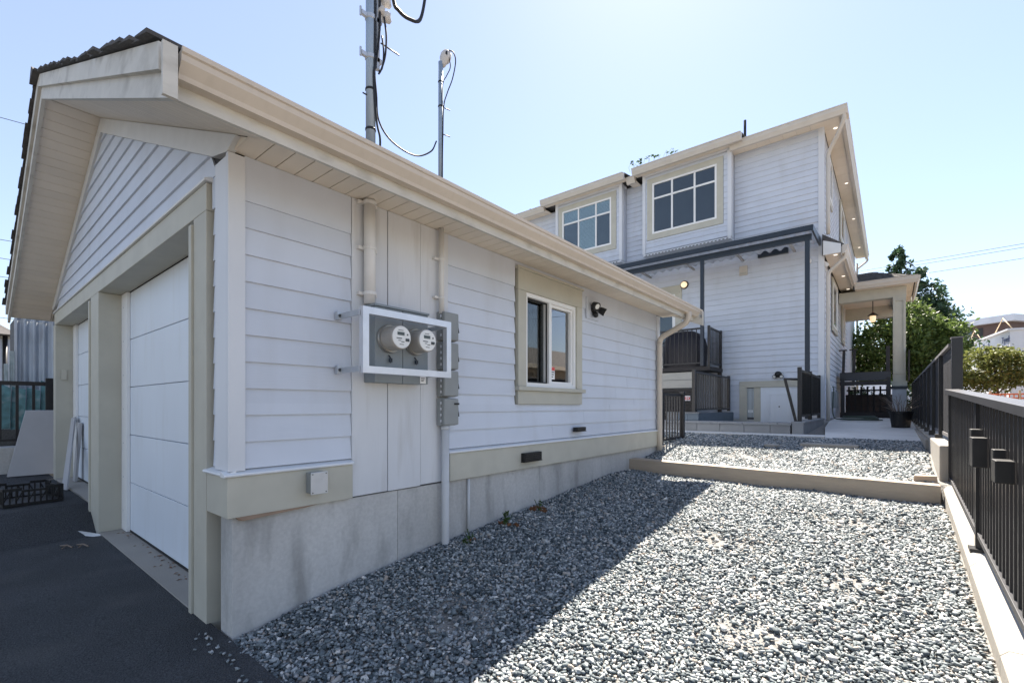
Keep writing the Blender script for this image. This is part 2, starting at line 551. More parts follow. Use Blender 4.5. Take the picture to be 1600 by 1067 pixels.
def leaves(name, blobs, n, size, mat, parent, seed=1, flat=0.35):
    """blobs: (cx,cy,cz,rx,ry,rz,weight) -> leaf quads gathered in clumps"""
    g = np.random.default_rng(seed)
    w = np.array([b[6] for b in blobs], float)
    w /= w.sum()
    pos = []
    for b, cnt in zip(blobs, (w * n).astype(int)):
        nc = max(6, cnt // 26)
        d = g.normal(size=(nc, 3))
        d /= np.linalg.norm(d, axis=1)[:, None]
        cen = d * (g.uniform(0.45, 1.0, (nc, 1)) ** 0.6)
        idx = g.integers(0, nc, cnt)
        off = g.normal(size=(cnt, 3)) * 0.12
        q = (cen[idx] + off) * np.array(b[3:6]) + np.array(b[0:3])
        pos.append(q)
    p = np.concatenate(pos)
    m = len(p)
    a = g.normal(size=(m, 3))
    a[:, 2] *= flat * 2
    a /= np.linalg.norm(a, axis=1)[:, None]
    b2 = g.normal(size=(m, 3))
    b2 -= a * (a * b2).sum(1)[:, None]
    b2 /= np.linalg.norm(b2, axis=1)[:, None]
    s = size * g.uniform(0.6, 1.4, (m, 1))
    V = np.stack([p - a * s, p + b2 * s * 0.5, p + a * s, p - b2 * s * 0.5], 1).reshape(-1, 3)
    org = V.mean(0)
    me = bpy.data.meshes.new(name)
    me.vertices.add(4 * m)
    me.vertices.foreach_set('co', (V - org).astype(np.float32).ravel())
    me.loops.add(4 * m)
    me.loops.foreach_set('vertex_index', np.arange(4 * m, dtype=np.int32))
    me.polygons.add(m)
    me.polygons.foreach_set('loop_start', np.arange(0, 4 * m, 4, dtype=np.int32))
    me.update(calc_edges=True)
    me.validate()
    me.materials.append(MATS[mat])
    o = bpy.data.objects.new(name, me)
    return link(o, parent, org)


def grid(name, xs, ys, zf, mat):
    v = [(x, y, zf(x, y)) for y in ys for x in xs]
    nx = len(xs)
    f = [(j * nx + i, j * nx + i + 1, (j + 1) * nx + i + 1, (j + 1) * nx + i) for j in range(len(ys) - 1) for i in range(nx - 1)]
    return mk(name, v, f, mat, None, smooth=True, fix=False)


def lin(a, b, n):
    return [a + (b - a) * i / (n - 1) for i in range(n)]


# ------------------------------------------------------------------ ground
def gravel_z(x, y):
    if y < 6.34:
        left = 0.06 + 0.076 * (y - 1.03) - 0.05 * (1 - smooth01(0.9, 1.7, y))
        right = 0.41 - 0.130 * (6.15 - y)
        s = min(1, max(0, (x + 2.92) / 3.33))
        z = left + (right - left) * s * s * (3 - 2 * s) * 0.9
        z += 0.035 * math.exp(-((x + 2.92) / 0.35) ** 2) * smooth01(1.2, 2.5, y)
        z -= 0.045 * smooth01(5.5, 6.2, y)
        return z + 0.008 * math.sin(x * 5.1 + y * 2.3) * math.sin(y * 3.7 - x)
    z = 0.555 + (0.765 - 0.555) * smooth01(6.3, 8.4, y) + 0.05 * smooth01(8.2, 9.6, y)
    return z + 0.008 * math.sin(x * 4.1 + y * 2.3) * math.sin(y * 2.7 - x)


PATCHES = ((-1.15, 4.15, .55, .28), (-1.9, 4.95, .40, .22), (-2.05, 1.95, .32, .30), (-.35, 5.2, .5, .2), (-.6, 2.9, .35, .25), (-1.6, 7.2, .6, .25), (-.2, 3.9, .3, .3))


def fines(x, y):
    """0..1: bare patches where dust and fines show between the stones"""
    f_ = 0
    for px, py, ax, ay in PATCHES:
        d = ((x - px) / ax) ** 2 + ((y - py) / ay) ** 2
        f_ = max(f_, math.exp(-d * 1.6) * (.75 + .25 * math.sin(x * 21 + y * 17)))
    return f_


def lane_z(x, y):
    side = 0.29 * smooth01(-6.45, -7.0, x) * smooth01(-1.5, 0.6, y) if x < -6.4 else 0
    near = -0.02 - 0.07 * smooth01(-2.6, 0.4, x)
    return near + side + 0.05 * smooth01(0.0, 0.95, y) * (1 if x > -6.4 else 0)


struct(grid('ground', lin(-260, 260, 14), lin(-200, 320, 14), lambda x, y: -0.45, 'dirt'))
struct(grid('lane', lin(-16, 6, 89), lin(-6, 1.02, 30), lane_z, 'asphalt'))
struct(grid('gravel_bed', lin(-3.6, 0.46, 60), lin(0.93, 9.42, 130), lambda x, y: gravel_z(x, y) - 0.006 + .006 * fines(x, y) if x > -2.99 or y > 7.3 else gravel_z(-2.93, y) - 0.25, 'soil'))


def make_gravel():
    g = np.random.default_rng(11)
    cube = np.array([(a, b, c) for c in (-1, 1) for a, b in ((-1, -1), (1, -1), (1, 1), (-1, 1))], float) * .68
    F = np.array([q for f_ in ((3, 2, 1, 0), (4, 5, 6, 7), (0, 1, 5, 4), (1, 2, 6, 5), (2, 3, 7, 6), (3, 0, 4, 7)) for q in ((f_[0], f_[1], f_[2]), (f_[0], f_[2], f_[3]))])
    pts = []

    def fill(x0, x1, y0, y1, sp, cond=lambda x, y: True, k=1.0, lift=0.0):
        nx, ny = int((x1 - x0) / sp), int((y1 - y0) / sp)
        for j in range(ny):
            yy = y0 + (j + .5) * sp
            jx = g.uniform(-.5, .5, (nx, 2)) * sp * 1.15
            for i in range(nx):
                x, y = x0 + (i + .5) * sp + jx[i, 0], yy + jx[i, 1]
                if x0 <= x <= x1 and cond(x, y):
                    pts.append((x, y, gravel_z(x, y) + lift - .016 * fines(x, y), sp * k * (1 - .35 * fines(x, y))))

    edge = lambda x, y: y > 0.93 + 0.035 * math.sin(x * 9) + 0.03 * math.sin(x * 23) + 0.02 * math.sin(x * 51 + 1)
    fill(-2.905, 0.40, 0.90, 3.2, 0.0190, edge)
    fill(-2.905, 0.40, 3.2, 6.23, 0.0210)
    fill(-2.88, 0.37, 6.44, 9.4, 0.027)
    fill(-3.6, -2.9, 7.35, 9.4, 0.04)
    # a second loose layer
    for _ in range(9000):
        x, y = g.uniform(-2.88, 0.38), g.uniform(1.0, 6.2)
        pts.append((x, y, gravel_z(x, y) + 0.009, g.choice([.015, .019, .024, .032], p=[.3, .35, .25, .10])))
    # strays on the asphalt by the corner
    for _ in range(70):
        x, y = g.uniform(-3.1, -1.2), 0.95 - abs(g.normal()) * 0.035
        pts.append((x, y, lane_z(x, y) + 0.004, 0.016))
    P = np.array(pts)
    n = len(P)
    sc = P[:, 3:4] * np.stack([g.uniform(.45, 1.05, n), g.uniform(.36, .72, n), g.uniform(.22, .50, n)], 1)
    V = (cube[None] + g.uniform(-.36, .36, (n, 8, 3))) * sc[:, None, :]
    yaw, pit, rol = g.uniform(0, 6.283, n), g.normal(0, .42, n), g.normal(0, .42, n)
    cp, sp = np.cos(pit)[:, None], np.sin(pit)[:, None]
    V = np.stack([V[..., 0] * cp + V[..., 2] * sp, V[..., 1], -V[..., 0] * sp + V[..., 2] * cp], -1)
    cr_, sr = np.cos(rol)[:, None], np.sin(rol)[:, None]
    V = np.stack([V[..., 0], V[..., 1] * cr_ - V[..., 2] * sr, V[..., 1] * sr + V[..., 2] * cr_], -1)
    cy, sy = np.cos(yaw)[:, None], np.sin(yaw)[:, None]
    V = np.stack([V[..., 0] * cy - V[..., 1] * sy, V[..., 0] * sy + V[..., 1] * cy, V[..., 2]], -1)
    V += P[:, None, :3] + np.array([0, 0, .004])
    V = V.reshape(-1, 3).astype(np.float32)
    FF = (F[None] + (np.arange(n) * 8)[:, None, None]).reshape(-1, 3)
    me = bpy.data.meshes.new('gravel_stones')
    me.vertices.add(len(V))
    me.vertices.foreach_set('co', V.ravel())
    me.loops.add(FF.size)
    me.loops.foreach_set('vertex_index', FF.ravel().astype(np.int32))
    me.polygons.add(len(FF))
    me.polygons.foreach_set('loop_start', np.arange(0, FF.size, 3, dtype=np.int32))
    me.update(calc_edges=True)
    me.materials.append(MATS['gravel_stone'])
    o = bpy.data.objects.new('gravel_stones', me)
    link(o, None, (0, 0, 0))
    tag(o, 'loose blue grey crushed gravel covering the yard', 'gravel', kind='stuff')


make_gravel()

# concrete path, strip and the yard around the house
path = mk('path', [(-0.86, 9.40, .60), (0.40, 9.40, .60), (0.40, 16.4, .80), (-1.22, 16.4, .80), (-1.22, 14.2, .75), (-1.10, 12.0, .7),
                   (-0.86, 9.40, .815), (0.40, 9.40, .815), (0.40, 16.4, 1.02), (-1.22, 16.4, 1.02), (-1.22, 14.2, .96), (-1.10, 12.0, .89)],
          [(0, 1, 2, 3, 4, 5), (6, 11, 10, 9, 8, 7), (0, 6, 7, 1), (1, 7, 8, 2), (2, 8, 9, 3), (3, 9, 10, 4), (4, 10, 11, 5), (5, 11, 6, 0)], 'path_concrete')
struct(path)
struct(box('concrete_strip', -4.4, -0.90, 9.72, 10.30, 0.60, 0.818, 'path_concrete'))
struct(grid('side_gravel', lin(-1.32, -0.80, 5), lin(10.28, 16.4, 8), lambda x, y: .80 + .03 * (y - 10.3), 'soil'))
struct(box('well_floor', -3.62, -1.36, 10.6, 13.8, -0.2, -0.1, 'path_concrete'))
struct(box('side_yard', -9.0, -3.4, 7.42, 9.7, 0.2, 0.74, 'dirt'))
# neighbour yard behind the fence
struct(grid('neighbour_yard', lin(0.62, 14, 10), lin(-6, 60, 20), lambda x, y: 0.02 + 0.012 * y, 'yard_dirt'))

# ------------------------------------------------------------------ garage
W, FY, FARY = -2.92, 1.03, 7.30
RID, LX = -6.36, -9.72
PITCH = 0.42


def soff(x):
    return 2.86 + PITCH * (min(-2.8 - x, x - (2 * RID + 2.8)))


ga = thing('garage', (-6.3, 4.2, 0), 'white clapboard double garage with tan trim and cream gutter beside the gravel', 'garage')
E_ = Frame('E', W - 0.012)
S_ = Frame('S', FY + 0.012)
# foundation
ys = [FY, 2.18, 3.02, 4.02, 5.45, FARY]
for i in range(5):
    d = (0.0, 0.003, 0.0005, 0.003, 0.001)[i]
    box('foundation_section', W - 0.17, W + d, ys[i] + (0 if i == 0 else .0006), ys[i + 1] - .0004, -0.2, 0.716, 'concrete', ga, bevel=0.004 if i == 0 else 0.0012)
box('foundation_left', LX + .02, LX + 0.2, FY, FARY, -0.2, 0.716, 'concrete', ga)
box('foundation_rear', LX + 0.2, W - 0.172, FARY - .17, FARY, -0.2, 0.716, 'concrete', ga)
# wall cores (an opening is left for the window)
wy0, wy1, wz0, wz1 = 3.72, 4.79, 1.57, 2.56
for a in ((1.22, wy0, .72, 2.81), (wy1, FARY - .02, .72, 2.81), (wy0, wy1, .72, wz0), (wy0, wy1, wz1, 2.81)):
    box('wall_core', W - 0.13, W - 0.014, a[0], a[1], a[2], a[3], 'interior', ga)
box('wall_left', LX, LX + .13, FY + .2, FARY - .02, .72, 2.81, 'siding', ga)
box('wall_rear', LX + .13, W - .135, FARY - .14, FARY - .02, .72, 2.81, 'siding', ga)
S_.panel('gable_core', [(LX, 2.56), (W - .02, 2.56), (W - .02, 2.70), (-2.95, 2.80), (RID, soff(RID) - .01), (LX, 2.80)], -0.16, -0.004, 'interior', ga)
Frame('S', FARY).panel('gable_rear', [(LX, 2.815), (-2.95, 2.815), (RID, soff(RID) - .01)], -0.12, 0, 'siding', ga)
box('garage_floor', LX + .2, W - .18, 1.3, FARY - .2, -.1, 0.02, 'concrete', ga)
# right wall siding
exp = 0.1564
wo = (3.60, 4.88, 1.375, 2.768)
for (a, b) in ((1.095, 1.782), (2.692, FARY - .09)):
    siding(ga, E_, 0.994, 2.558, exp, lambda z, a=a, b=b: (a, b), [wo], joint=2.0)
    for u0, u1 in (((a, b),) if b < 2 else ((a, 3.60), (3.60, 4.88), (4.88, b))):
        zz = 2.558 if not (u0 == 3.60) else 2.768
        E_.box('top_board', u0, u1 - .002, 0, 0.021, zz, 2.815, 'siding', ga)
# vertical planks behind the meters
for a, b, w in ((1.785, 2.076, .026), (2.082, 2.387, .029), (2.392, 2.689, .025)):
    E_.box('plank', a, b, 0, w, 0.722 + rnd.uniform(0, .012), 2.815, 'plank_paint', ga, bevel=0.003)
# corner boards
E_.box('corner_board', FY - .028, 1.093, 0.0, 0.036, 0.985, 2.80, 'corner_paint', ga, bevel=0.003)
S_.box('corner_board', -3.11, W - 0.0135, 0.0, 0.036, 0.985, 2.79, 'corner_paint', ga, bevel=0.003)
E_.box('corner_board', FARY - .088, FARY + .02, 0.0, 0.036, 0.985, 2.80, 'corner_paint', ga, bevel=0.003)
# skirt boards and flashing
for a, b in ((FY - .036, 1.778), (2.694, FARY + .02)):
    E_.box('skirt_board', a, b, 0.008, 0.046, 0.722, 0.955, 'trim', ga, bevel=0.003)
    E_.prism('flashing', [(0.0, 0.99), (0.0, 0.957), (0.058, 0.957), (0.062, 0.965), (0.058, 0.972)], a - .02, b + .003, 'flashing', ga)
S_.box('skirt_board', -3.22, W - 0.006, 0.008, 0.046, 0.722, 0.953, 'trim', ga, bevel=0.003)
S_.prism('flashing', [(0.0, 0.99), (0.0, 0.957), (0.058, 0.957), (0.062, 0.965), (0.058, 0.972)], -3.245, W + .03, 'flashing', ga)
mk('splinter', [(W + .004, 1.04, .722), (W + .034, 1.04, .722), (W + .034, 1.52, .722), (W + .004, 1.52, .722), (W + .01, 1.06, .700), (W + .03, 1.08, .697), (W + .03, 1.45, .712), (W + .01, 1.5, .714)], BF, 'wood_raw', ga)
# front gable siding
fz = 0.152
siding(ga, S_, 2.745, soff(RID) - fz, exp, lambda z: (max(LX, RID - (soff(RID) - fz - z) / PITCH), min(-3.112, RID + (soff(RID) - fz - z) / PITCH)))
siding(ga, S_, 0.994, 2.558, exp, lambda z: (-3.205, -3.112), tb=.015, tt=.008)
S_.box('siding_board', -3.205, -3.112, 0, .02, 2.558, 2.744, 'siding', ga)
# frieze boards under the rake
for sg in (1, -1):
    xe = W + .13 if sg == 1 else 2 * RID - (W + .13)
    xi = W + .0 if sg == 1 else 2 * RID - W
    S_.panel('frieze_board', [(RID, soff(RID) - .004), (xe, soff(xe) - .004), (xi, soff(xi) - fz * .7), (xi - sg * .22, soff(xi - sg * .22) - fz), (RID, soff(RID) - fz)], 0.0, 0.040, 'frieze', ga)
# door casings
S_.box('door_header', -9.60, -3.23, -.17, 0.045, 2.555, 2.722, 'trim', ga, bevel=0.004)
S_.prism('flashing', [(0.0, 2.765), (0.0, 2.724), (0.062, 2.724), (0.066, 2.732), (0.062, 2.738)], -9.62, -3.20, 'flashing', ga)
S_.box('door_casing', -3.46, -3.23, -.18, 0.045, -0.06, 2.553, 'trim', ga, bevel=0.004)
S_.box('casing_edge', -3.515, -3.463, -.18, 0.058, -0.06, 2.52, 'trim', ga, bevel=0.003)
S_.box('door_post', -6.84, -6.43, -.18, 0.045, -0.12, 2.553, 'trim', ga, bevel=0.004)
S_.box('casing_edge', -6.895, -6.843, -.18, 0.058, 0.16, 2.52, 'trim', ga, bevel=0.003)
S_.box('door_post', -9.70, -9.50, -.18, 0.045, 0.12, 2.553, 'trim', ga, bevel=0.004)
# concrete sills
box('door_sill', -6.428, -3.46, 1.0, 1.36, -0.1, 0.035, 'concrete_light', ga, bevel=0.006)
box('door_sill', -9.50, -6.90, 1.0, 1.36, 0.02, 0.292, 'concrete_light', ga, bevel=0.006)
# doors
for x0, x1, zb in ((-6.428, -3.518, 0.045), (-9.498, -6.897, 0.30)):
    d = MB().box(x0, x1, 1.245, 1.27, zb, 2.553).build('garage_door', 'white_door', ga)
    n = 5
    for i in range(n):
        za, zc = zb + .012 + (2.55 - zb) * i / n, zb + .012 + (2.55 - zb) * (i + 1) / n - .006
        box('door_panel', x0 + .02, x1 - .02, 1.215, 1.244, za, min(zc, 2.549), 'white_door', d, bevel=0.004)
    box('bottom_seal', x0 + .02, x1 - .02, 1.212, 1.243, zb - .012, zb + .010, 'black_plastic', d)
    st = box('door_stop', x0 + .002, x0 + .235, 1.185, 1.213, zb - .006, 2.551, 'vinyl', ga)
    for k in range(7):
        mk('screw', *(lambda m: (m.v, m.f))(MB().lathe((x0 + .09, 1.185, zb + .2 + k * .36), (0, -1, 0), [(.007, 0), (.006, .003)], 8)), 'galv', st)
# soffits: level boards under the right eave
EX = -2.42
y = FY + .01
while y < 7.50:
    b = min(y + 0.1165, 7.50)
    box('soffit_board', W + .0, EX - .002, y, b - .006, 2.818, 2.832, 'soffit', ga)
    y += 0.1165
y = FY + .01
while y < 7.5:
    b = min(y + 0.1165, 7.50)
    box('soffit_board', 2 * RID - EX + .002, LX, y, b - .006, 2.818, 2.832, 'soffit', ga)
    y += 0.1165
# rake soffit, sloping, small boards each
for sg in (1, -1):
    x = RID
    while (x < -2.45):
        xb = min(x + 0.118, -2.43)
        q = []
        for xx in (x + .007, xb):
            X = xx if sg == 1 else 2 * RID - xx
            q.append((X, soff(X)))
        v = [(q[0][0], .60, q[0][1]), (q[1][0], .60, q[1][1]), (q[1][0], FY - .01, q[1][1]), (q[0][0], FY - .01, q[0][1])]
        mk('soffit_board', v + [(a, b_, c + .012) for a, b_, c in v], BF, 'soffit', ga)
        x += 0.118
# roof slabs and shingles
for sg in (1, -1):
    fx = (lambda X: X) if sg == 1 else (lambda X: 2 * RID - X)
    e = -2.425
    v = []
    for X, dz in ((RID, .165), (e, .165), (e, .202), (RID, .202)):
        for yy in (.575, 7.525):
            v.append((fx(X), yy, soff(fx(X)) + dz))
    mk('roof_deck', [v[0], v[2], v[3], v[1], v[6], v[4], v[5], v[7]], BF, 'tar_brown', ga)
    L = (-2.385 - RID)
    rows = 26
    for i in range(rows):
        xa, xb = RID + L * i / rows, RID + L * (i + 1) / rows + .04
        za, zb = soff(fx(xa)) + .206, soff(fx(xb)) + .206
        jag = rnd.uniform(-.015, .02)
        v = [(fx(xa), .52 + jag, za), (fx(xb), .52 + jag, zb + .008), (fx(xb), 7.58, zb + .008), (fx(xa), 7.58, za),
             (fx(xa), .52 + jag, za + .006), (fx(xb), .52 + jag, zb + .026), (fx(xb), 7.58, zb + .026), (fx(xa), 7.58, za + .006)]
        mk('shingle_row', v, BF, 'shingle', ga)
mk('ridge_cap', [(RID - .16, .5, soff(RID) + .15), (RID + .16, .5, soff(RID) + .15), (RID + .16, 7.60, soff(RID) + .15), (RID - .16, 7.60, soff(RID) + .15),
                 (RID - .01, .5, soff(RID) + .245), (RID + .01, .5, soff(RID) + .245), (RID + .01, 7.60, soff(RID) + .245), (RID - .01, 7.60, soff(RID) + .245)], BF, 'shingle', ga)
# rake fascia: a lower board and a proud upper board on each slope, near and far gable
for ya, yb, yc in ((.600, .572, .548), (7.50, 7.528, 7.55)):
    for sg in (1, -1):
        fx = (lambda X: X) if sg == 1 else (lambda X: 2 * RID - X)
        e = -2.30

        def brd(name, lo, hi, y0, y1, xe):
            P = [(fx(RID), lo), (fx(xe), lo), (fx(xe), hi), (fx(RID), hi)]
            v = [(X, yy, soff(X) + dz) for yy in (y0, y1) for X, dz in P]
            mk(name, v, [(0, 1, 2, 3), (7, 6, 5, 4), (0, 4, 5, 1), (1, 5, 6, 2), (2, 6, 7, 3), (3, 7, 4, 0)], 'fascia_paint', ga)
        brd('rake_board', -.024, .085, ya, yb, e)
        brd('rake_board_upper', .083, .198, ya - (.001 if ya < 1 else -.001), yc, e - .03)
    # end return closing the rake board to the eave
xe = -2.30
z1 = soff(xe)
box('eave_end', xe + .001, xe + .02, .550, .602, z1 - .024, z1 + .195, 'fascia_paint', ga)
for P_ in ([(-2.93, 2.816), (-2.70, 2.816), (-2.93, soff(-2.93))], [(-2.70, 2.830), (-2.43, 2.830), (-2.43, soff(-2.43)), (-2.70, soff(-2.70))]):
    Frame('S', FY + .004).panel('soffit_closure', P_, -.005, .005, 'soffit', ga)
    Frame('S', FY + .004).panel('soffit_closure', [(2 * RID - a, b) for a, b in P_], -.005, .005, 'soffit', ga)
box('eave_end', xe + .001, xe + .02, 7.50, 7.548, z1 - .024, z1 + .195, 'fascia_paint', ga)
# eave fascia + K gutter
Frame('E', EX).prism('eave_fascia', [(-.02, 2.70), (0, 2.70), (0, 2.90), (-.02, 2.90)], .605, 7.495, 'fascia_paint', ga)
gp = [(0.001, 2.765), (.055, 2.765), (.062, 2.785), (.098, 2.825), (.102, 2.85), (.112, 2.855), (.115, 2.876), (.104, 2.876), (.100, 2.868), (.001, 2.868)]
Frame('E', EX).prism('gutter', gp, .625, 7.60, 'gutter', ga)
Frame('S', 0).c = 0
mk('eave_fascia', [(2 * RID - EX, .605, 2.70), (2 * RID - EX - .02, .605, 2.70), (2 * RID - EX - .02, 7.495, 2.70), (2 * RID - EX, 7.495, 2.70),
                   (2 * RID - EX, .605, 2.9), (2 * RID - EX - .02, .605, 2.9), (2 * RID - EX - .02, 7.495, 2.9), (2 * RID - EX, 7.495, 2.9)], BF, 'fascia_paint', ga)
# downspout at the far corner
ds = MB()
pts = curve_pts([(-2.37, 7.10, 2.78), (-2.37, 7.10, 2.70), (-2.42, 7.11, 2.62), (-2.60, 7.15, 2.54), (-2.80, 7.2, 2.46), (-2.855, 7.21, 2.38), (-2.86, 7.21, 2.2), (-2.86, 7.21, .60)], 5)
ds.tube(pts, .043, 12)
ds.build('downspout', 'gutter', ga, smooth=True)
tube('drain_pipe', [(-2.86, 7.21, .64), (-2.86, 7.21, .42)], .058, 'pvc', ga, 14)
# ---- garage window
F = Frame('E', W)
F.box('window_head', 3.622, 4.86, -.03, .034, 2.535, 2.745, 'trim', ga, bevel=.003)
F.box('window_drip', 3.60, 4.88, -.01, .05, 2.746, 2.766, 'trim', ga)
F.box('window_casing', 3.622, 3.755, -.03, .034, 1.56, 2.533, 'trim', ga, bevel=.003)
F.box('window_casing', 4.745, 4.86, -.03, .034, 1.56, 2.533, 'trim', ga, bevel=.003)
F.box('window_apron', 3.622, 4.86, -.03, .032, 1.377, 1.515, 'trim', ga, bevel=.003)
F.box('window_sill', 3.60, 4.90, -.03, .062, 1.516, 1.558, 'trim', ga, bevel=.004)
wnd = F.ring('window', 3.757, 4.743, 1.56, 2.533, .042, -.10, .012, 'vinyl', ga)
F.box('mullion', 4.20, 4.245, -.095, .006, 1.604, 2.49, 'vinyl', wnd)
F.ring('sash', 4.247, 4.70, 1.604, 2.49, .028, -.08, -.012, 'vinyl', wnd)
F.box('pane', 3.80, 4.20, -.075, -.071, 1.604, 2.49, 'glass_soft', wnd)
F.box('pane', 4.276, 4.672, -.05, -.046, 1.633, 2.46, 'glass_mirror', wnd)
F.ring('screen_frame', 3.80, 4.199, 1.605, 2.489, .014, -.03, -.02, 'black_plastic', wnd)
m = MB()
n = 40
for i in range(n):
    a, b = 3.68 + 1.16 * i / n, 3.68 + 1.16 * (i + 1) / n
    wa, wb = -.155 + .018 * math.sin(i * 1.1) + .008 * math.sin(i * 2.7), -.155 + .018 * math.sin((i + 1) * 1.1) + .008 * math.sin((i + 1) * 2.7)
    m.add([F.p(a, wa, 1.5), F.p(b, wb, 1.5), F.p(b, wb, 2.6), F.p(a, wa, 2.6)], [(0, 1, 2, 3)])
m.build('curtain', 'curtain', wnd, fix=False)
st = F.box('sticker', 4.285, 4.385, -.0455, -.0445, 1.66, 1.80, 'white_sign', wnd)
F.box('sticker_band', 4.287, 4.383, -.0444, -.0438, 1.758, 1.798, 'red_sign', wnd)
for k in range(3):
    F.box('sticker_line', 4.295, 4.375 - .012 * k, -.0444, -.0438, 1.735 - .026 * k, 1.746 - .026 * k, 'ink', wnd)

# ---- things mounted on the garage wall
# service masts, each with its wall conduit below the roof
mast = thing('service_mast', (W + .06, 1.885, 2.0), 'tall grey steel service mast with insulator and looping cables above the garage roof', 'mast', 'electrical masts on the garage roof')
mx, my = W + .075, 1.893
tube('pipe', [(mx, my, 3.03), (mx, my, 5.2)], .034, 'mast_steel', mast, 14)
tube('conduit', [(mx - .012, my + .0, 2.08), (mx - .012, my, 2.817)], .041, 'pvc', mast, 14)
MB().lathe((mx, my, 3.04), (0, 0, 1), [(.12, 0), (.11, .02), (.05, .10), (.044, .16)], 16).build('roof_boot', 'black_plastic', mast)
for z in (2.14, 2.46, 2.78):
    MB().lathe((mx - .012, my, z), (0, 0, 1), [(.044, 0), (.047, .004), (.047, .022), (.044, .026)], 14).box(mx - .075, mx - .03, my - .075, my + .075, z, z + .024).build('strap', 'pvc', mast)
for z in (3.30, 3.58):
    MB().lathe((mx, my, z), (0, 0, 1), [(.0345, 0), (.038, .004), (.038, .014), (.0345, .018)], 14).build('band', 'cable', mast)
for z in (3.80, 4.08):
    m = MB().lathe((mx, my, z), (0, 0, 1), [(.0345, 0), (.04, .004), (.04, .03), (.0345, .034)], 14)
    m.box(mx - .012, mx + .012, my - .075, my - .03, z + .002, z + .03).tube([(mx, my - .08, z - .01), (mx, my - .08, z + .05)], .008, 6)
    m.box(mx - .01, mx + .03, my + .03, my + .075, z, z + .03)
    m.build('clamp', 'galv', mast)
MB().box(mx + .0, mx + .03, my + .032, my + .055, 3.75, 4.45).build('rack', 'galv', mast)
for z in (4.16, 4.27):
    MB().lathe((mx + .03, my + .10, z), (.1, .8, -.45), [(.018, -.06), (.034, -.05), (.038, -.03), (.022, -.02), (.040, -.005), (.044, .015), (.026, .03), (.012, .05)], 14).build('insulator', 'porcelain', mast, smooth=True)
for pp, r in (
    ([(mx + .04, 1.945, 4.9), (mx + .04, 1.943, 4.25), (mx + .04, 1.94, 4.02), (mx + .042, 1.914, 3.80), (mx + .04, 1.892, 3.67), (mx + .04, 1.915, 3.37), (mx + .045, 1.94, 3.25), (mx + .02, 1.95, 3.1)], .0075),
    ([(mx + .036, 1.91, 4.9), (mx + .036, 1.905, 4.2), (mx + .036, 1.903, 3.95), (mx + .04, 1.90, 3.7), (mx + .04, 1.914, 3.555), (mx + .03, 1.94, 3.386), (mx + .02, 2.06, 3.293), (mx, 2.285, 3.292), (mx, 2.445, 3.391), (mx, 2.505, 3.50)], .006),
    ([(mx + .05, 1.97, 4.13), (mx + .055, 1.985, 4.0), (mx + .055, 1.975, 3.85), (mx + .05, 1.945, 3.74), (mx + .05, 1.925, 3.70)], .007),
    ([(mx + .05, 2.0, 4.9), (mx + .05, 2.043, 4.34), (mx + .05, 2.10, 4.26), (mx + .05, 2.20, 4.262), (mx + .05, 2.30, 4.33), (mx + .05, 2.36, 4.6)], .013),
    ([(mx + .045, 1.955, 3.99), (mx + .05, 1.966, 3.88), (mx + .05, 1.955, 3.76), (mx + .045, 1.93, 3.72)], .006)):
    tube('cable', curve_pts(pp, 6), r, 'cable', mast, 6)
tube('bolt_rod', [(mx + .03, 1.955, 3.945), (mx + .05, 2.10, 3.983 - .05)], .005, 'cable', mast, 6)
tube('bolt_rod', [(mx, 1.83, 3.54), (mx, 1.88, 3.54)], .005, 'cable', mast, 6)

m2 = thing('service_mast', (W + .06, 2.56, 2.0), 'shorter thin grey mast topped by a round weatherhead above the garage roof', 'mast', 'electrical masts on the garage roof')
nx, ny = W + .07, 2.555
tube('pipe', [(nx, ny, 3.0), (nx, ny, 4.17)], .0195, 'mast_steel', m2, 12)
tube('conduit', [(nx - .012, ny + .02, 2.12), (nx - .012, ny + .02, 2.817)], .022, 'pvc', m2, 12)
MB().lathe((nx, ny, 3.0), (0, 0, 1), [(.09, 0), (.08, .02), (.03, .08), (.026, .12)], 14).build('roof_boot', 'black_plastic', m2)
MB().lathe((nx, ny + .015, 4.15), (.15, .35, 1), [(.022, 0), (.027, .01), (.030, .035), (.043, .06), (.046, .095), (.038, .125), (.015, .14)], 14).build('weatherhead', 'porcelain', m2, smooth=True)
MB().lathe((nx + .03, ny + .045, 4.232), (.75, .6, -.1), [(.036, -.01), (.036, .004), (.02, .01)], 14).build('weatherhead_mouth', 'black_plastic', m2)
for z in (3.80, 4.0):
    MB().lathe((nx, ny, z), (0, 0, 1), [(.02, 0), (.0225, .003), (.0225, .010), (.02, .013)], 12).build('band', 'cable', m2)
for z in (2.24, 2.555):
    MB().lathe((nx - .012, ny + .02, z), (0, 0, 1), [(.023, 0), (.026, .003), (.026, .016), (.023, .02)], 12).box(nx - .07, nx - .02, ny - .045, ny + .015, z, z + .018).build('strap', 'pvc', m2)
for z in (3.59, 3.81):
    tube('bolt_rod', [(nx, ny + .01, z), (nx + .02, ny + .085, z + .0)], .004, 'cable', m2, 6)
tube('cable', curve_pts([(nx + .05, 2.60, 4.27), (nx + .06, 2.64, 4.27), (nx + .06, 2.665, 4.21), (nx + .05, 2.64, 4.06), (nx + .03, 2.60, 3.93), (nx + .025, 2.565, 3.80), (nx + .024, 2.557, 3.55), (nx + .02, 2.55, 3.1)], 6), .005, 'cable', m2, 6)
tube('cable', curve_pts([(nx + .05, 2.60, 4.22), (nx + .05, 2.615, 4.14), (nx + .04, 2.58, 4.05), (nx + .025, 2.555, 3.98), (nx + .024, 2.55, 3.8)], 6), .004, 'cable', m2, 6)

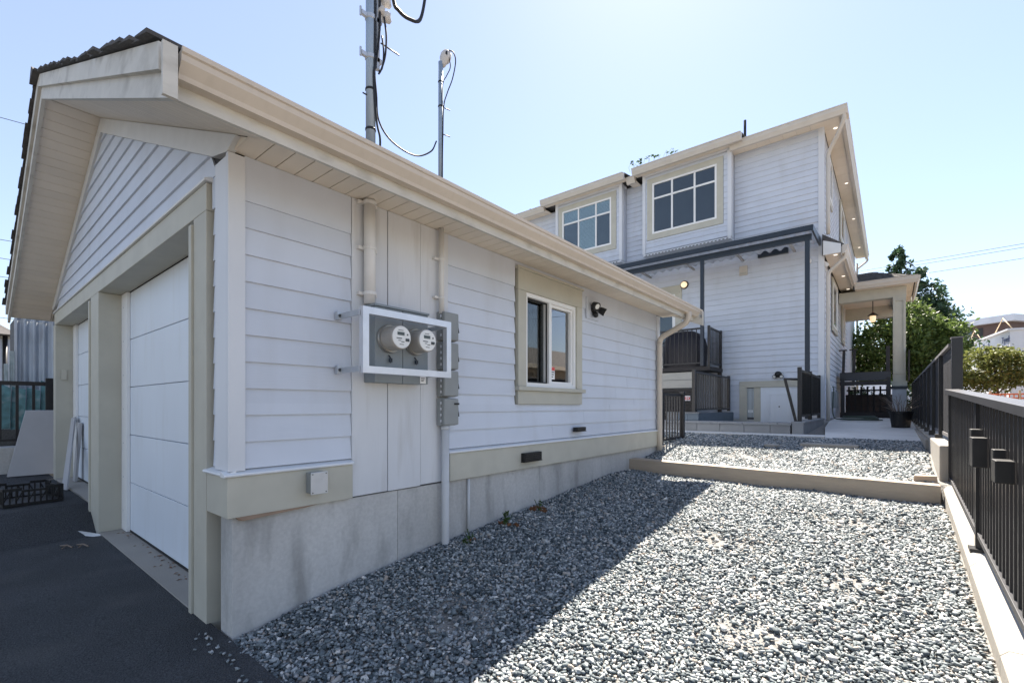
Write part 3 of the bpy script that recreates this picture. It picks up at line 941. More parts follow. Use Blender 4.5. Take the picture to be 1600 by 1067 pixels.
# meter cabinet
mc = thing('meter_cabinet', (W + .08, 2.27, 1.5), 'grey electric meter cabinet with two round meters inside a silver guard frame', 'electric meter')
f = Frame('E', W + .018)
f.box('cabinet', 1.876, 2.110, 0, .135, 1.525, 2.055, 'cabinet_grey', mc, bevel=.004)
f.box('cabinet', 2.114, 2.350, 0, .135, 1.525, 2.055, 'cabinet_grey', mc, bevel=.004)
f.box('cabinet_lid', 1.868, 2.358, 0, .145, 2.056, 2.072, 'cabinet_grey', mc, bevel=.003)
for k, (mu, mz) in enumerate(((1.990, 1.835), (2.222, 1.837))):
    c = f.p(mu, .135, mz)
    mt = MB().lathe(c, (1, 0, 0), [(.100, 0), (.102, .012), (.096, .02), (.096, .03)], 32).build('meter', 'meter_ring', mc, smooth=False)
    MB().lathe((c[0] + .03, c[1], c[2]), (1, 0, 0), [(.088, 0), (.086, .08), (.083, .108), (.078, .115)], 32).build('drum', 'meter_drum', mt, smooth=False)
    x = c[0] + .1455
    MB().lathe((x, c[1], c[2]), (1, 0, 0), [(.077, 0), (.077, .003), (.074, .005)], 32).build('dial', 'meter_face', mt)
    x += .0055
    box('display', x, x + .001, c[1] - .038, c[1] + .022, c[2] + .012, c[2] + .036, 'lcd', mt)
    for q in range(6):
        box('digit', x + .0012, x + .002, c[1] - .034 + q * .009, c[1] - .0285 + q * .009, c[2] + .016, c[2] + .032, 'ink', mt)
    for (a, b, z, h_) in ((-.03, .012, .045, .004), (-.045, .0, -.012, .006), (-.03, -.008, -.026, .004), (-.005, .02, -.034, .005), (-.02, .015, -.052, .004)):
        box('dial_print', x, x + .0012, c[1] + a, c[1] + b, c[2] + z, c[2] + z + h_, 'ink', mt)
    box('port', x, x + .004, c[1] + .030, c[1] + .062, c[2] - .026, c[2] - .006, 'ink', mt, bevel=.001)
    box('port', x, x + .003, c[1] + .042, c[1] + .052, c[2] + .016, c[2] + .026, 'ink', mt)
    sl_ = f.p(mu - .005, .14, mz - .115)
    tube('seal_wire', [sl_, (sl_[0] + .02, sl_[1] + .01, sl_[2] - .03), (sl_[0] + .015, sl_[1] + .004, sl_[2] - .055)], .004, 'cable', mt, 6)
    box('seal', sl_[0] + .008, sl_[0] + .02, sl_[1] - .004, sl_[1] + .018, sl_[2] - .05, sl_[2] - .022, 'navy_metal', mt)
gf = f.ring('guard_frame', 1.69, 2.46, 1.575, 2.005, .045, .235, .278, 'aluminium', mc)
for z in (1.60, 1.965):
    m = MB()
    f.mbox(m, 1.655, 1.69, 0, .03, z - .025, z + .03)
    v0, v1 = f.p(1.688, .01, z - .018), f.p(1.688, .25, z - .018)
    m.box(v0[0], v1[0], v0[1] - .012, v0[1] + .0, v0[2], v0[2] + .036)
    br = m.build('bracket', 'galv', mc)
    c = f.p(1.672, .03, z + .002)
    MB().lathe(c, (1, 0, 0), [(.011, 0), (.010, .008)], 8).build('bolt', 'ink', br)
    m = MB()
    f.mbox(m, 2.42, 2.44, 0.0, .24, z - .015, z + .015)
    m.build('bracket', 'galv', mc)
t_ = f.box('paper_tag', 2.27, 2.325, .138, .140, 1.53, 1.585, 'white_sign', mc)
for k in range(3):
    f.box('tag_print', 2.278, 2.315 - .006 * k, .1405, .141, 1.568 - .011 * k, 1.573 - .011 * k, 'ink', t_)

# four grey disconnect boxes in a column
zt = 2.165
words = ('topmost grey disconnect box of the column beside the meters', 'second grey disconnect box from the top of the column beside the meters',
         'third grey disconnect box from the top, level with the meter frame bottom', 'lowest grey disconnect box of the column, above the white conduit')
for k, (z0, z1) in enumerate(((1.899, 2.135), (1.660, 1.886), (1.435, 1.653), (1.197, 1.424))):
    b = thing('disconnect_box', (W + .07, 2.70, z0), words[k], 'electrical box', 'disconnect boxes beside the meters')
    f.box('back_box', 2.557, 2.725, 0, .055, z0, z1, 'box_grey', b, bevel=.006)
    f.box('cover', 2.560, 2.722, .057, .092, z0 + .004, z1 - .004, 'box_grey', b, bevel=.012)
    m = MB()
    c = f.p(2.725, .05, (z0 + z1) / 2 + .02)
    m.box(c[0] - .012, c[0] + .012, c[1], c[1] + .022, c[2] - .014, c[2] + .014).tube([(c[0] + .01, c[1] + .015, c[2]), (c[0] + .018, c[1] + .02, c[2] - .06)], .005, 6)
    m.build('lever', 'black_plastic', b)
    for q in range(4):
        f.box('hinge_knuckle', 2.551, 2.559, .050, .062, z0 + .03 + q * (z1 - z0 - .08) / 3, z0 + .05 + q * (z1 - z0 - .08) / 3, 'aluminium', b)
    if k == 3:
        f.box('lever_bar', 2.67, 2.722, .093, .099, z1 - .055, z1 - .04, 'black_plastic', b)
cd = tag(MB().tube([(W + .066, 2.61, 1.20), (W + .066, 2.61, .20), (W + .066, 2.61, .12)], .032, 14).lathe((W + .066, 2.61, 1.165), (0, 0, 1), [(.033, 0), (.037, .003), (.037, .02), (.033, .024)], 14).build('conduit', 'pvc_grey', None, smooth=True),
         'white conduit running from the lowest electrical box into the gravel', 'conduit')
tag(tube('conduit', [(W + .018, 2.93, .712), (W + .018, 2.93, .14)], .013, 'pvc_grey'), 'thin grey conduit on the concrete foundation near the thick white one', 'conduit')
jb = thing('junction_box', (W + .05, 1.5, .80), 'small square grey junction box on the tan skirt board', 'electrical box')
f.box('body', 1.445, 1.548, .02, .085, .805, .935, 'box_grey', jb, bevel=.003)
f.box('lid', 1.44, 1.553, .086, .092, .80, .94, 'galv', jb, bevel=.002)
for a in (1.452, 1.541):
    for z in (.812, .928):
        MB().lathe(f.p(a, .092, z), (1, 0, 0), [(.004, 0), (.004, .002)], 8).build('screw', 'ink', jb)


def louvre(u0, u1, z0, z1, w0, label):
    o = thing('vent_hood', (W + .03, (u0 + u1) / 2, z0), label, 'vent', 'black vents on the garage wall')
    f.box('hood', u0, u1, w0, w0 + .05, z0 + .01, z1, 'black_plastic', o, bevel=.003)
    for k in range(4):
        f.box('louvre', u0 + .01, u1 - .01, w0 + .046, w0 + .056, z0 + .018 + k * (z1 - z0 - .02) / 4, z0 + .026 + k * (z1 - z0 - .02) / 4, 'black_plastic', o)
    f.box('lip', u0 - .004, u1 + .004, w0, w0 + .054, z0, z0 + .009, 'black_plastic', o)


louvre(3.665, 3.96, .79, .882, .012, 'larger black vent hood set in the tan skirt board')
louvre(4.665, 4.88, 1.055, 1.107, .006, 'smaller black vent on the white siding below the window')

sec = thing('security_light', (W + .03, 5.17, 2.5), 'black twin head security light with sensor on the garage wall beside the window', 'security light')
F = Frame('E', W)
F.box('mount_board', 4.98, 5.28, .008, .028, 2.44, 2.70, 'siding', sec)
MB().lathe(F.p(5.13, .028, 2.57), (1, 0, 0), [(.05, 0), (.05, .02), (.042, .035)], 18).build('base', 'black_plastic', sec)
for du, dz, ax in ((-.055, .03, (.85, -.25, -.45)), (.12, -.01, (.75, .45, -.5))):
    c = F.p(5.13 + du, .09, 2.57 + dz)
    hd = MB().lathe(c, ax, [(.022, -.05), (.04, -.03), (.046, .0), (.048, .04), (.05, .045)], 18).tube([F.p(5.13 + du * .3, .03, 2.57), c], .012, 8).build('lamp_head', 'black_plastic', sec, smooth=False)
    a = Vector(ax).normalized()
    MB().lathe(Vector(c) + a * .0445, ax, [(.034, 0), (.03, .004)], 18).build('lens', 'meter_face', hd)
MB().lathe(F.p(5.11, .07, 2.50), (.6, 0, -.8), [(.02, -.03), (.032, -.01), (.034, .02), (.02, .04)], 14).build('sensor', 'black_plastic', sec)
box_ = thing('wall_box', (-9.3, .98, 1.8), 'small tan wall box on the far left garage door post', 'wall box')
box('body', -9.497, -9.482, 1.055, 1.12, 1.74, 1.90, 'trim', box_, bevel=.003)
box('cover', -9.4815, -9.476, 1.06, 1.115, 1.75, 1.89, 'trim', box_, bevel=.002)

# ------------------------------------------------------------------ yard edge: timber, curb, fences, gate
tb = mk('timber_beam', [(-2.93, 6.22, .36), (.385, 6.24, .32), (.385, 6.43, .32), (-2.93, 6.44, .36), (-2.93, 6.23, .600), (.385, 6.25, .565), (.385, 6.42, .565), (-2.93, 6.43, .600)], BF, 'timber', bevel=.008)
tag(tb, 'long weathered timber beam forming a step across the gravel', 'timber beam')
blk = mk('wood_block', [(.18, 6.46, .56), (.37, 6.45, .56), (.38, 6.55, .56), (.19, 6.57, .56), (.19, 6.46, .625), (.37, 6.46, .635), (.37, 6.55, .64), (.20, 6.57, .63)], BF, 'timber', bevel=.004)
tag(blk, 'short wood block lying on gravel behind the timber beam near the fence', 'wood block')


def curb_top(y):
    return 0.505 - 0.118 * (6.0 - y)


cw = thing('curb_wall', (.5, 4, 0), 'low pale concrete curb wall under the black metal fence', 'curb')
n = 5
for i in range(n):
    a, b = 1.0 + (6.60 - 1.0) * i / n, 1.0 + (6.60 - 1.0) * (i + 1) / n - .003
    v = []
    for y in (a, b):
        t = curb_top(y)
        v += [(.41, y, -.3), (.41, y, t - .03), (.44, y, t), (.66, y, t + .003), (.66, y, -.3)]
    mk('curb_section', v, [(0, 1, 2, 3, 4), (9, 8, 7, 6, 5), (0, 5, 6, 1), (1, 6, 7, 2), (2, 7, 8, 3), (3, 8, 9, 4), (4, 9, 5, 0)], 'concrete_light', cw, bevel=0.004)
box('upper_block', .395, .66, 6.605, 8.40, .30, .945, 'concrete_light', cw, bevel=.015)
box('upper_curb', .41, .66, 8.405, 18.6, .30, .925, 'concrete_light', cw, bevel=.012)
box('path_edge', .36, .408, 8.42, 15.5, .5, .90, 'concrete_light', cw, bevel=.008)

nf = thing('picket_fence', (.49, 4.3, .5), 'low black metal picket fence with a flat grey top rail in the right foreground', 'fence')
fx = .49
FA, FB = 1.3, 6.62


def f_top(y):
    return 1.532 - 0.047 * (6.6 - y)


def f_bot(y):
    return max(.585 - 0.070 * (6.6 - y), curb_top(y) + .035)


def rail(name, x0, x1, z0, z1, mat):
    v = []
    for y, zz in ((FA, None), (FB, None)):
        pass
    v = [(x0, FA, z0(FA)), (x1, FA, z0(FA)), (x1, FB, z0(FB)), (x0, FB, z0(FB)), (x0, FA, z1(FA)), (x1, FA, z1(FA)), (x1, FB, z1(FB)), (x0, FB, z1(FB))]
    return mk(name, v, BF, mat, nf, bevel=.003)


rail('top_rail', fx - .055, fx + .055, lambda y: f_top(y) - .048, f_top, 'rail_grey')
rail('bottom_rail', fx - .022, fx + .022, lambda y: f_bot(y) - .025, lambda y: f_bot(y) + .012, 'rail_grey')
y = FA + .03
pz = 1.30
k = 0
while y < FB:
    if abs(y - 4.62) > .06 and abs(y - 2.7) > .06:
        zb, zt_ = f_bot(y) + .008, f_top(y) - .045
        v = [(fx - .011, y - .011, zb), (fx + .011, y - .011, zb), (fx + .011, y + .011, zb), (fx - .011, y + .011, zb)]
        mk('picket', v + [(a, b, zt_) for a, b, c in v], BF, 'black_metal', nf)
    y += .104
for y in (2.7, 4.62, FB - .02):
    p_ = box('post', fx - .028, fx + .028, y - .028, y + .028, curb_top(y) - .0, f_top(y) - .046, 'black_metal', nf)
    if y < 6:
        box('foot_plate', fx - .06, fx + .06, y - .06, y + .06, curb_top(y - .06) - .006, curb_top(y) + .014, 'black_metal', p_)
for a, b, z0, z1, w in ((4.44, 4.56, 1.10, 1.20, .035), (4.18, 4.33, .965, 1.155, .055), (3.56, 3.64, 1.06, 1.125, .035), (3.34, 3.46, .97, 1.085, .055)):
    box('latch_box', fx - .03 - w, fx - .012, a, b, z0, z1, 'black_plastic', nf, bevel=.006)

tf = thing('screen_fence', (.52, 12, .95), 'tall dark screen fence with pale top cap receding along the path', 'fence')
box('end_post', .50, .585, 6.745, 6.86, .945, 2.075, 'black_metal', tf, bevel=.004)
box('post_cap', .495, .59, 6.74, 6.865, 2.076, 2.09, 'fence_cap', tf)
ye = 18.5
yy = 6.87
box('top_cap', .48, .575, 6.862, ye, 2.0, 2.032, 'fence_cap', tf)
box('bottom_rail', .505, .545, 6.862, ye, 1.0, 1.04, 'fence_cap', tf)
box('mid_rail', .546, .575, 6.862, ye, 1.52, 1.56, 'black_metal', tf)
i = 0
while yy < ye - .1:
    w = .148
    box('fence_slat', .512, .530, yy + .003, yy + w - .003, 1.041, 1.999, 'fence_board', tf)
    yy += w
    i += 1
yy = 8.1
while yy < ye:
    box('post', .475, .511, yy - .035, yy + .035, .93, 1.999, 'black_metal', tf)
    box('post_foot', .44, .511, yy - .06, yy + .06, .926, .995, 'black_metal', tf)
    yy += 1.25

gt = thing('garden_gate', (-2.95, 8, .7), 'narrow black picket gate at the far garage corner', 'gate')
box('hinge_post', -2.975, -2.925, 7.50, 7.55, .70, 1.58, 'black_metal', gt)
box('latch_post', -2.955, -2.895, 8.42, 8.485, .70, 1.60, 'black_metal', gt)
box('post_cap', -2.965, -2.885, 8.41, 8.495, 1.601, 1.615, 'rail_grey', gt)
box('top_rail', -2.965, -2.925, 7.551, 8.419, 1.535, 1.575, 'black_metal', gt)
box('bottom_rail', -2.965, -2.925, 7.551, 8.419, .775, .81, 'black_metal', gt)
for k in range(7):
    y = 7.60 + k * .13
    box('picket', -2.953, -2.935, y - .012, y + .012, .811, 1.534, 'black_metal', gt)
sl2 = tag(mk('sill_board', [(-2.97, 7.35, .50), (-2.87, 7.35, .50), (-2.87, 8.40, .60), (-2.97, 8.40, .60), (-2.97, 7.35, .70), (-2.87, 7.35, .70), (-2.87, 8.40, .735), (-2.97, 8.40, .735)], BF, 'timber', bevel=.004), 'pale sunlit timber sill under the narrow black gate', 'sill')

# stepping slabs in the sun at the shadow edge
tag(MB().lathe((-1.40, 7.95, .735), (0, 0, 1), [(.10, 0), (.11, .01), (.11, .035), (.09, .045)], 20).build('drain_cap', 'concrete_light'), 'small round white drain cap set in the upper gravel', 'drain cap')
tag(box('stepping_slab', -1.05, -.35, 8.05, 8.35, .70, .80, 'concrete_light', bevel=.01), 'flat pale stepping slab on the upper gravel near the path', 'slab')

# weeds by the foundation
def weed(name, x, y, label, dry, green, seed):
    t = thing(name, (x, y, gravel_z(x, y)), label, 'weed')
    z = gravel_z(x, y)
    if dry:
        leaves('dry_leaves', [(x, y, z + .025, .10, .07, .03, 1)], dry, .016, 'leaf_dry', t, seed)
    if green:
        leaves('green_leaves', [(x, y - .02, z + .06, .06, .05, .06, 1)], green, .016, 'leaf_weed', t, seed + 1)
        m = MB()
        for k in range(5):
            a = rnd.uniform(0, 6.28)
            m.tube([(x, y, z), (x + .02 * math.cos(a), y + .02 * math.sin(a), z + .05), (x + .05 * math.cos(a), y + .05 * math.sin(a), z + .12)], .002, 5)
        m.build('stem', 'leaf_weed', t)


weed('weed', -2.74, 3.28, 'leafy green and brown weed against the concrete foundation', 160, 120, 3)
weed('weed', -2.76, 3.80, 'flat rusty brown dry weed by the foundation', 260, 14, 5)
weed('weed', -2.70, 2.75, 'tiny green sprout in the shaded gravel near the thick conduit', 10, 40, 9)

# ------------------------------------------------------------------ house
HY, HX = 13.8, -1.29
ho = thing('house', (-6.5, 20, 1), 'two storey white clapboard house with tan window trim behind the garage', 'house')
HL, HB = -12.0, 27.0
box('wall_core', HL, HX - .03, HY + .03, HB, 0.4, 8.33, 'siding', ho)
N_ = Frame('S', HY + .03)
V_ = Frame('E', HX - .03)
he = 0.152
bo = [(-9.06, -6.55, 5.95, 8.28), (-5.87, -3.34, 5.95, 8.28)]
door = (-5.75, -4.80, 2.3, 4.95)
base = (-3.22, -1.80, 0.0, 2.03)
siding(ho, N_, 1.02, 5.36, he, lambda z: (-6.6, HX - .115), [door, base], tb=.030, tt=.006)
siding(ho, N_, 5.36, 8.30, he, lambda z: (HL, HX - .115), bo, tb=.030, tt=.006)
# side wall
so_ = [(15.75, 17.35, 3.45, 5.02), (19.1, 20.3, 3.45, 5.02), (14.75, 15.75, 6.75, 8.1), (18.4, 20.2, 6.75, 8.1), (14.45, 16.05, 1.02, 2.05)]
siding(ho, V_, 1.02, 4.99, he, lambda z: (HY + .115, 22.0), so_, joint=6)
siding(ho, V_, 5.62, 8.28, he, lambda z: (HY + .115, HB), so_, joint=6)
# corner boards
N_.box('corner_board', HX - .114, HX + .012, 0, .042, 1.0, 8.32, 'corner_paint', ho)
V_.box('corner_board', HY + .031, HY + .114, 0, .042, 1.0, 4.99, 'corner_paint', ho)
V_.box('corner_board', HY + .031, HY + .114, 0, .042, 5.6, 8.30, 'corner_paint', ho)
box('foundation', HL, HX + .004, HY + .005, HB, -.3, .99, 'concrete', ho)
N_.box('skirt_board', -1.80, HX + .02, 0, .05, .99, 1.20, 'corner_paint', ho)
# bump-out bays with windows


def win(Fr, parent, u0, u1, z0, z1, w, us, tz, cas=.17, backs=None, casing='trim', sill=True):
    """glass area u0..u1,z0..z1 on plane w; us: mullions, tz: transom"""
    wi = Fr.ring('window', u0 - .05, u1 + .05, z0 - .05, z1 + .05, .05, w, w + .045, 'vinyl', parent)
    m = MB()
    a, b, c, d = u0 - .05, u1 + .05, z0 - .05, z1 + .05
    Fr.mbox(m, a - cas, a, w, w + .035, c - cas, d + cas)
    Fr.mbox(m, b, b + cas, w, w + .035, c - cas, d + cas)
    Fr.mbox(m, a, b, w, w + .035, d, d + cas)
    Fr.mbox(m, a, b, w, w + .035, c - cas, c)
    m.build('casing', casing, wi)
    e = [u0] + us + [u1]
    for u in us:
        Fr.box('mullion', u - .025, u + .025, w + .002, w + .036, z0, z1, 'vinyl', wi)
    rows = [(z0, z1)] if tz is None else [(z0, tz - .025), (tz + .025, z1)]
    if tz:
        for i in range(len(e) - 1):
            Fr.box('transom', e[i] + (.026 if i else 0), e[i + 1] - (.026 if i < len(e) - 2 else 0), w + .002, w + .036, tz - .025, tz + .025, 'vinyl', wi)
    for j, (za, zb) in enumerate(rows):
        for i in range(len(e) - 1):
            ua, ub = e[i] + (.026 if i else 0), e[i + 1] - (.026 if i < len(e) - 2 else 0)
            Fr.box('pane', ua, ub, w + .014, w + .018, za, zb, 'glass', wi)
            bk = backs(i, j) if backs else 'interior'
            if bk == 'blind':
                q = za + .01
                while q < zb - .02:
                    Fr.prism('blind_slat', [(w + .003, q), (w + .005, q), (w + .012, q + .03), (w + .010, q + .03)], ua, ub, 'blind', wi)
                    q += .042
                Fr.box('backing', ua, ub, w + .0005, w + .002, za, zb, 'shade_dark', wi)
            else:
                Fr.box('backing', ua, ub, w + .001, w + .004, za, zb, bk, wi)
    return wi


BW = .35
for (x0, x1, gl0, gl1, us, bk) in ((-5.87, -3.34, -5.505, -3.767, [-4.962, -4.315], None), (-9.06, -6.55, -8.717, -6.967, [-8.13, -7.47], lambda i, j: 'blind' if (j == 1 or i == 1) else 'shade_dark')):
    N_.box('bay', x0 + .03, x1 - .03, .026, BW, 5.98, 8.30, 'siding', ho)
    siding(ho, Frame('S', HY + .03 - BW), 5.985, 8.28, he, lambda z: (x0 + .10, x1 - .10), [(gl0 - .22, gl1 + .22, 6.35, 8.215)])
    for a in ((x0, x0 + .098), (x1 - .098, x1)):
        N_.box('bay_corner', a[0], a[1], BW - .10, BW + .035, 5.96, 8.30, 'corner_paint', ho)
    N_.box('bay_frieze', x0, x1, .03, BW + .034, 8.302, 8.368, 'corner_paint', ho)
    N_.box('bay_base', x0 + .02, x1 - .02, .03, BW + .03, 5.90, 5.958, 'corner_paint', ho)
    q = x0 + .1
    m = MB()
    while q < x1 - .12:
        N_.mbox(m, q, q + .05, BW - .03, BW + .036, 5.905, 5.93)
        q += .10
    m.build('bay_vent', 'shade_dark', ho)
    win(Frame('S', HY + .03 - BW), ho, gl0, gl1, 6.572, 7.985, .004, us, 7.575, .165, bk)
# gutters and soffits of the rear eave
K = lambda z: [(0.0, z - .20), (.05, z - .20), (.06, z - .17), (.10, z - .10), (.105, z - .03), (.12, z - .02), (.12, z), (0.0, z)]


def eave(u0, u1, yw, z, over):
    """rear eave: soffit boards, fascia, gutter. yw wall plane"""
    Fr = Frame('S', yw)
    q = u0
    while q < u1 - .02:
        b = min(q + .30, u1)
        Fr.box('soffit_board', q + .003, b - .003, 0.03, over, z - .13, z - .115, 'soffit', ho)
        q += .30
    Fr.box('fascia', u0, u1, over + .001, over + .025, z - .20, z + .02, 'house_gutter', ho)
    Frame('S', yw - over - .026).prism('gutter', K(z), u0, u1, 'house_gutter', ho)


eave(-3.36, -.785, HY + .03, 8.42, .42)
eave(-6.05, -3.02, HY + .03 - BW, 8.50, .30)
eave(-9.45, -6.34, HY + .03 - BW, 8.50, .30)
eave(-6.33, -6.06, HY + .03, 8.40, .42)
eave(HL, -9.46, HY + .03, 8.42, .42)
# side eave with recessed lamps
q = HY - .38
while q < HB:
    b = min(q + .60, HB + .2)
    box('soffit_board', HX + .0, HX + .36, q + .003, b - .003, 8.29, 8.305, 'soffit', ho)
    q += .60
box('fascia', HX + .361, HX + .385, HY - .384, HB + .3, 8.22, 8.435, 'house_gutter', ho)
Frame('E', HX + .386).prism('gutter', K(8.415), HY - .384, HB + .3, 'house_gutter', ho)
for y in (14.05, 17.75, 21.3, 25.3):
    MB().lathe((HX + .22, y, 8.289), (0, 0, -1), [(.045, 0), (.04, .004)], 14).build('recessed_lamp', 'lamp_glow', ho)
# hip roof
mk('roof', [(HL, HY - .40, 8.43), (HX + .38, HY - .40, 8.43), (HX + .38, HB + .3, 8.43), (HL, HB + .3, 8.43), (HL + 4, HY + 5.2, 9.6), (HX - 5.1, HY + 5.2, 9.6), (HX - 5.1, HB - 5, 9.6), (HL + 4, HB - 5, 9.6)],
   [(3, 2, 1, 0), (0, 1, 5, 4), (1, 2, 6, 5), (2, 3, 7, 6), (3, 0, 4, 7), (4, 5, 6, 7)], 'shingle', ho)
for x0, x1 in ((-6.05, -3.02), (-9.45, -6.34)):
    mk('bay_roof', [(x0, HY - .62, 8.505), (x1, HY - .62, 8.505), (x1, HY + 2.4, 8.95), (x0, HY + 2.4, 8.95), (x0, HY - .62, 8.53), (x1, HY - .62, 8.53), (x1, HY + 2.4, 8.98), (x0, HY + 2.4, 8.98)], BF, 'shingle', ho)
tube('vent_pipe', [(-3.15, 14.1, 8.4), (-3.15, 14.1, 9.32)], .035, 'black_plastic', ho)
for x, z in ((-8.95, 8.52), (-10.2, 8.42)):
    tube('roof_vent', [(x, 13.5, z), (x, 13.5, z + .13)], .03, 'black_plastic', ho)
# lower skirt roof along the side
q = HY - .14
while q < 18.6:
    b = min(q + .6, 18.6)
    box('soffit_board', HX + .03, HX + .36, q + .003, b - .003, 5.06, 5.075, 'soffit', ho)
    q += .6
box('fascia', HX + .361, HX + .385, HY - .14, 18.6, 5.0, 5.25, 'house_gutter', ho)
Frame('E', HX + .386).prism('gutter', K(5.23), HY - .18, 18.6, 'house_gutter', ho)
mk('skirt_roof', [(HX - .02, HY - .14, 5.08), (HX + .40, HY - .14, 5.22), (HX + .40, 18.6, 5.22), (HX - .02, 18.6, 5.08), (HX - .02, HY - .14, 5.59), (HX + .42, HY - .14, 5.26), (HX + .42, 18.6, 5.26), (HX - .02, 18.6, 5.59)], BF, 'shingle', ho)
mk('skirt_end', [(HX + .0, HY - .165, 5.06), (HX + .36, HY - .165, 5.06), (HX + .36, HY - .145, 5.06), (HX + .0, HY - .145, 5.06), (HX + .0, HY - .165, 5.42), (HX + .36, HY - .165, 5.27), (HX + .36, HY - .145, 5.27), (HX + .0, HY - .145, 5.42)], BF, 'flashing', ho)
for y in (13.8, 16.2, 18.1):
    MB().lathe((HX + .24, y, 5.059), (0, 0, -1), [(.045, 0), (.04, .004)], 14).build('recessed_lamp', 'lamp_glow', ho)
# downspouts
tube('downspout', curve_pts([(HX + .44, HY - .42, 8.24), (HX + .43, HY - .40, 8.12), (HX + .30, HY - .22, 7.90), (HX + .14, HY - .02, 7.70), (HX + .085, HY + .06, 7.55), (HX + .085, HY + .06, 7.2), (HX + .085, HY + .06, 5.62)], 5), .042, 'house_gutter', ho, 10)
tube('downspout', curve_pts([(HX + .44, HY - .05, 5.06), (HX + .42, HY - .04, 4.95), (HX + .25, HY + .0, 4.80), (HX + .11, HY + .05, 4.66), (HX + .085, HY + .06, 4.5), (HX + .085, HY + .06, 4.0), (HX + .085, HY + .06, 1.0)], 5), .042, 'house_gutter', ho, 10)
tube('downspout', curve_pts([(HX + .44, HB + .2, 8.24), (HX + .42, HB + .2, 8.1), (HX + .1, HB + .1, 7.8), (HX + .07, HB + .02, 7.6), (HX + .07, HB + .02, 2)], 4), .042, 'house_gutter', ho, 8)
# side windows
for (a, b, z0, z1) in ((15.95, 17.15, 3.66, 4.82), (19.3, 20.1, 3.66, 4.82), (14.93, 15.55, 6.95, 7.90), (18.6, 20.0, 6.95, 7.90)):
    win(V_, ho, a, b, z0, z1, .028, [], None, .12)
win(V_, ho, 14.70, 15.15, 1.35, 1.85, .026, [], None, .08, casing='corner_paint')
# basement entrance
N_.box('door_header', -3.22, -1.80, 0, .05, 1.90, 2.02, 'trim', ho)
N_.box('head_cap', -3.05, -1.80, 0, .08, 1.86, 1.898, 'trim', ho)
N_.box('door_casing', -3.22, -3.03, 0, .045, -.1, 1.898, 'trim', ho)
N_.box('door_casing', -2.95 + .09, -2.70, 0, .045, -.1, 1.858, 'trim', ho)
sg = N_.box('side_light', -3.028, -2.862, .006, .012, -.1, 1.858, 'shade_dark', ho)
for k in range(5):
    N_.box('curtain_fold', -3.02 + .032 * k, -3.00 + .032 * k, .014, .020, 1.05, 1.84, 'blind', sg)
N_.box('side_notice', -3.02, -2.88, .014, .018, 1.18, 1.25, 'white_sign', sg)
bd = N_.box('basement_door', -2.698, -1.80, 0, .04, -.1, 1.858, 'white_door', ho)
N_.ring('door_panel', -2.50, -1.98, .35, 1.68, .03, .0405, .05, 'white_door', bd)
MB().lathe(N_.p(-2.26, .04, 1.34), (0, -1, 0), [(.018, 0), (.018, .012)], 10).build('peephole', 'ink', bd)
# patio door
N_.box('door_casing', -4.99, -4.80, 0, .05, 2.4, 4.75, 'trim', ho)
N_.box('door_header', -5.75, -4.80, 0, .05, 4.752, 4.95, 'trim', ho)
N_.box('head_cap', -5.75, -4.86, .051, .08, 4.70, 4.75, 'trim', ho)
pd = N_.ring('patio_door', -5.75, -4.992, 2.4, 4.748, .09, 0, .035, 'vinyl', ho)
N_.box('pane', -5.66, -5.083, .010, .014, 2.49, 4.657, 'glass', pd)
N_.box('backing', -5.66, -5.083, .002, .005, 2.49, 4.657, 'interior', pd)
# wall vents and small fittings
wv = N_.box('dryer_vent', -3.22, -3.02, .02, .06, 4.93, 5.18, 'house_gutter', ho)
N_.box('vent_flap', -3.20, -3.04, .061, .075, 4.95, 5.0, 'beige_board', wv)
cm = MB().lathe(N_.p(-1.62, .02, 5.02), (0, -1, 0), [(.075, 0), (.075, .03), (.05, .05), (.035, .08)], 14).build('camera_dome', 'vinyl', ho)
MB().lathe(N_.p(-1.62, .101, 5.02), (0, -1, -.3), [(.03, 0), (.02, .012)], 10).build('lens', 'ink', cm)
MB().lathe(V_.p(13.9, .06, 4.9), (.6, -.2, -.6), [(.045, -.05), (.055, 0), (.04, .07)], 12).build('side_camera', 'vinyl', ho)
# utility boxes on the side wall
V_.box('utility_panel', 14.45, 14.67, .0, .05, 1.02, 2.04, 'corner_paint', ho)
V_.box('utility_panel', 15.24, 16.05, .0, .05, 1.02, 2.04, 'corner_paint', ho)
V_.box('meter_box', 15.4, 15.7, .051, .18, 1.3, 1.75, 'box_grey', ho)
V_.box('hose_bib', 15.0, 15.06, .0, .10, 1.90, 1.95, 'galv', ho)

# lamps
gl_ = thing('wall_lamp', (-4.72, HY - .1, 4.85), 'round lit wall lamp beside the patio door', 'lamp')
MB().lathe(N_.p(-4.72, .024, 4.93), (0, -1, 0), [(.12, 0), (.12, .03), (.10, .045)], 20).build('ring', 'black_metal', gl_)
MB().lathe(N_.p(-4.72, .07, 4.93), (0, -1, 0), [(.092, 0), (.088, .03), (.06, .06), (.02, .075)], 20).build('globe', 'lamp_warm', gl_, smooth=True)
s2 = thing('security_light', (-2.28, HY - .1, 2.15), 'black twin spotlight above the basement door', 'security light')
MB().lathe(N_.p(-2.28, .026, 2.17), (0, -1, 0), [(.10, 0), (.10, .015)], 18).build('back_plate', 'vinyl', s2)
MB().lathe(N_.p(-2.28, .045, 2.18), (0, -1, .1), [(.085, 0), (.08, .05), (.05, .09)], 16).build('dome', 'black_plastic', s2, smooth=True)
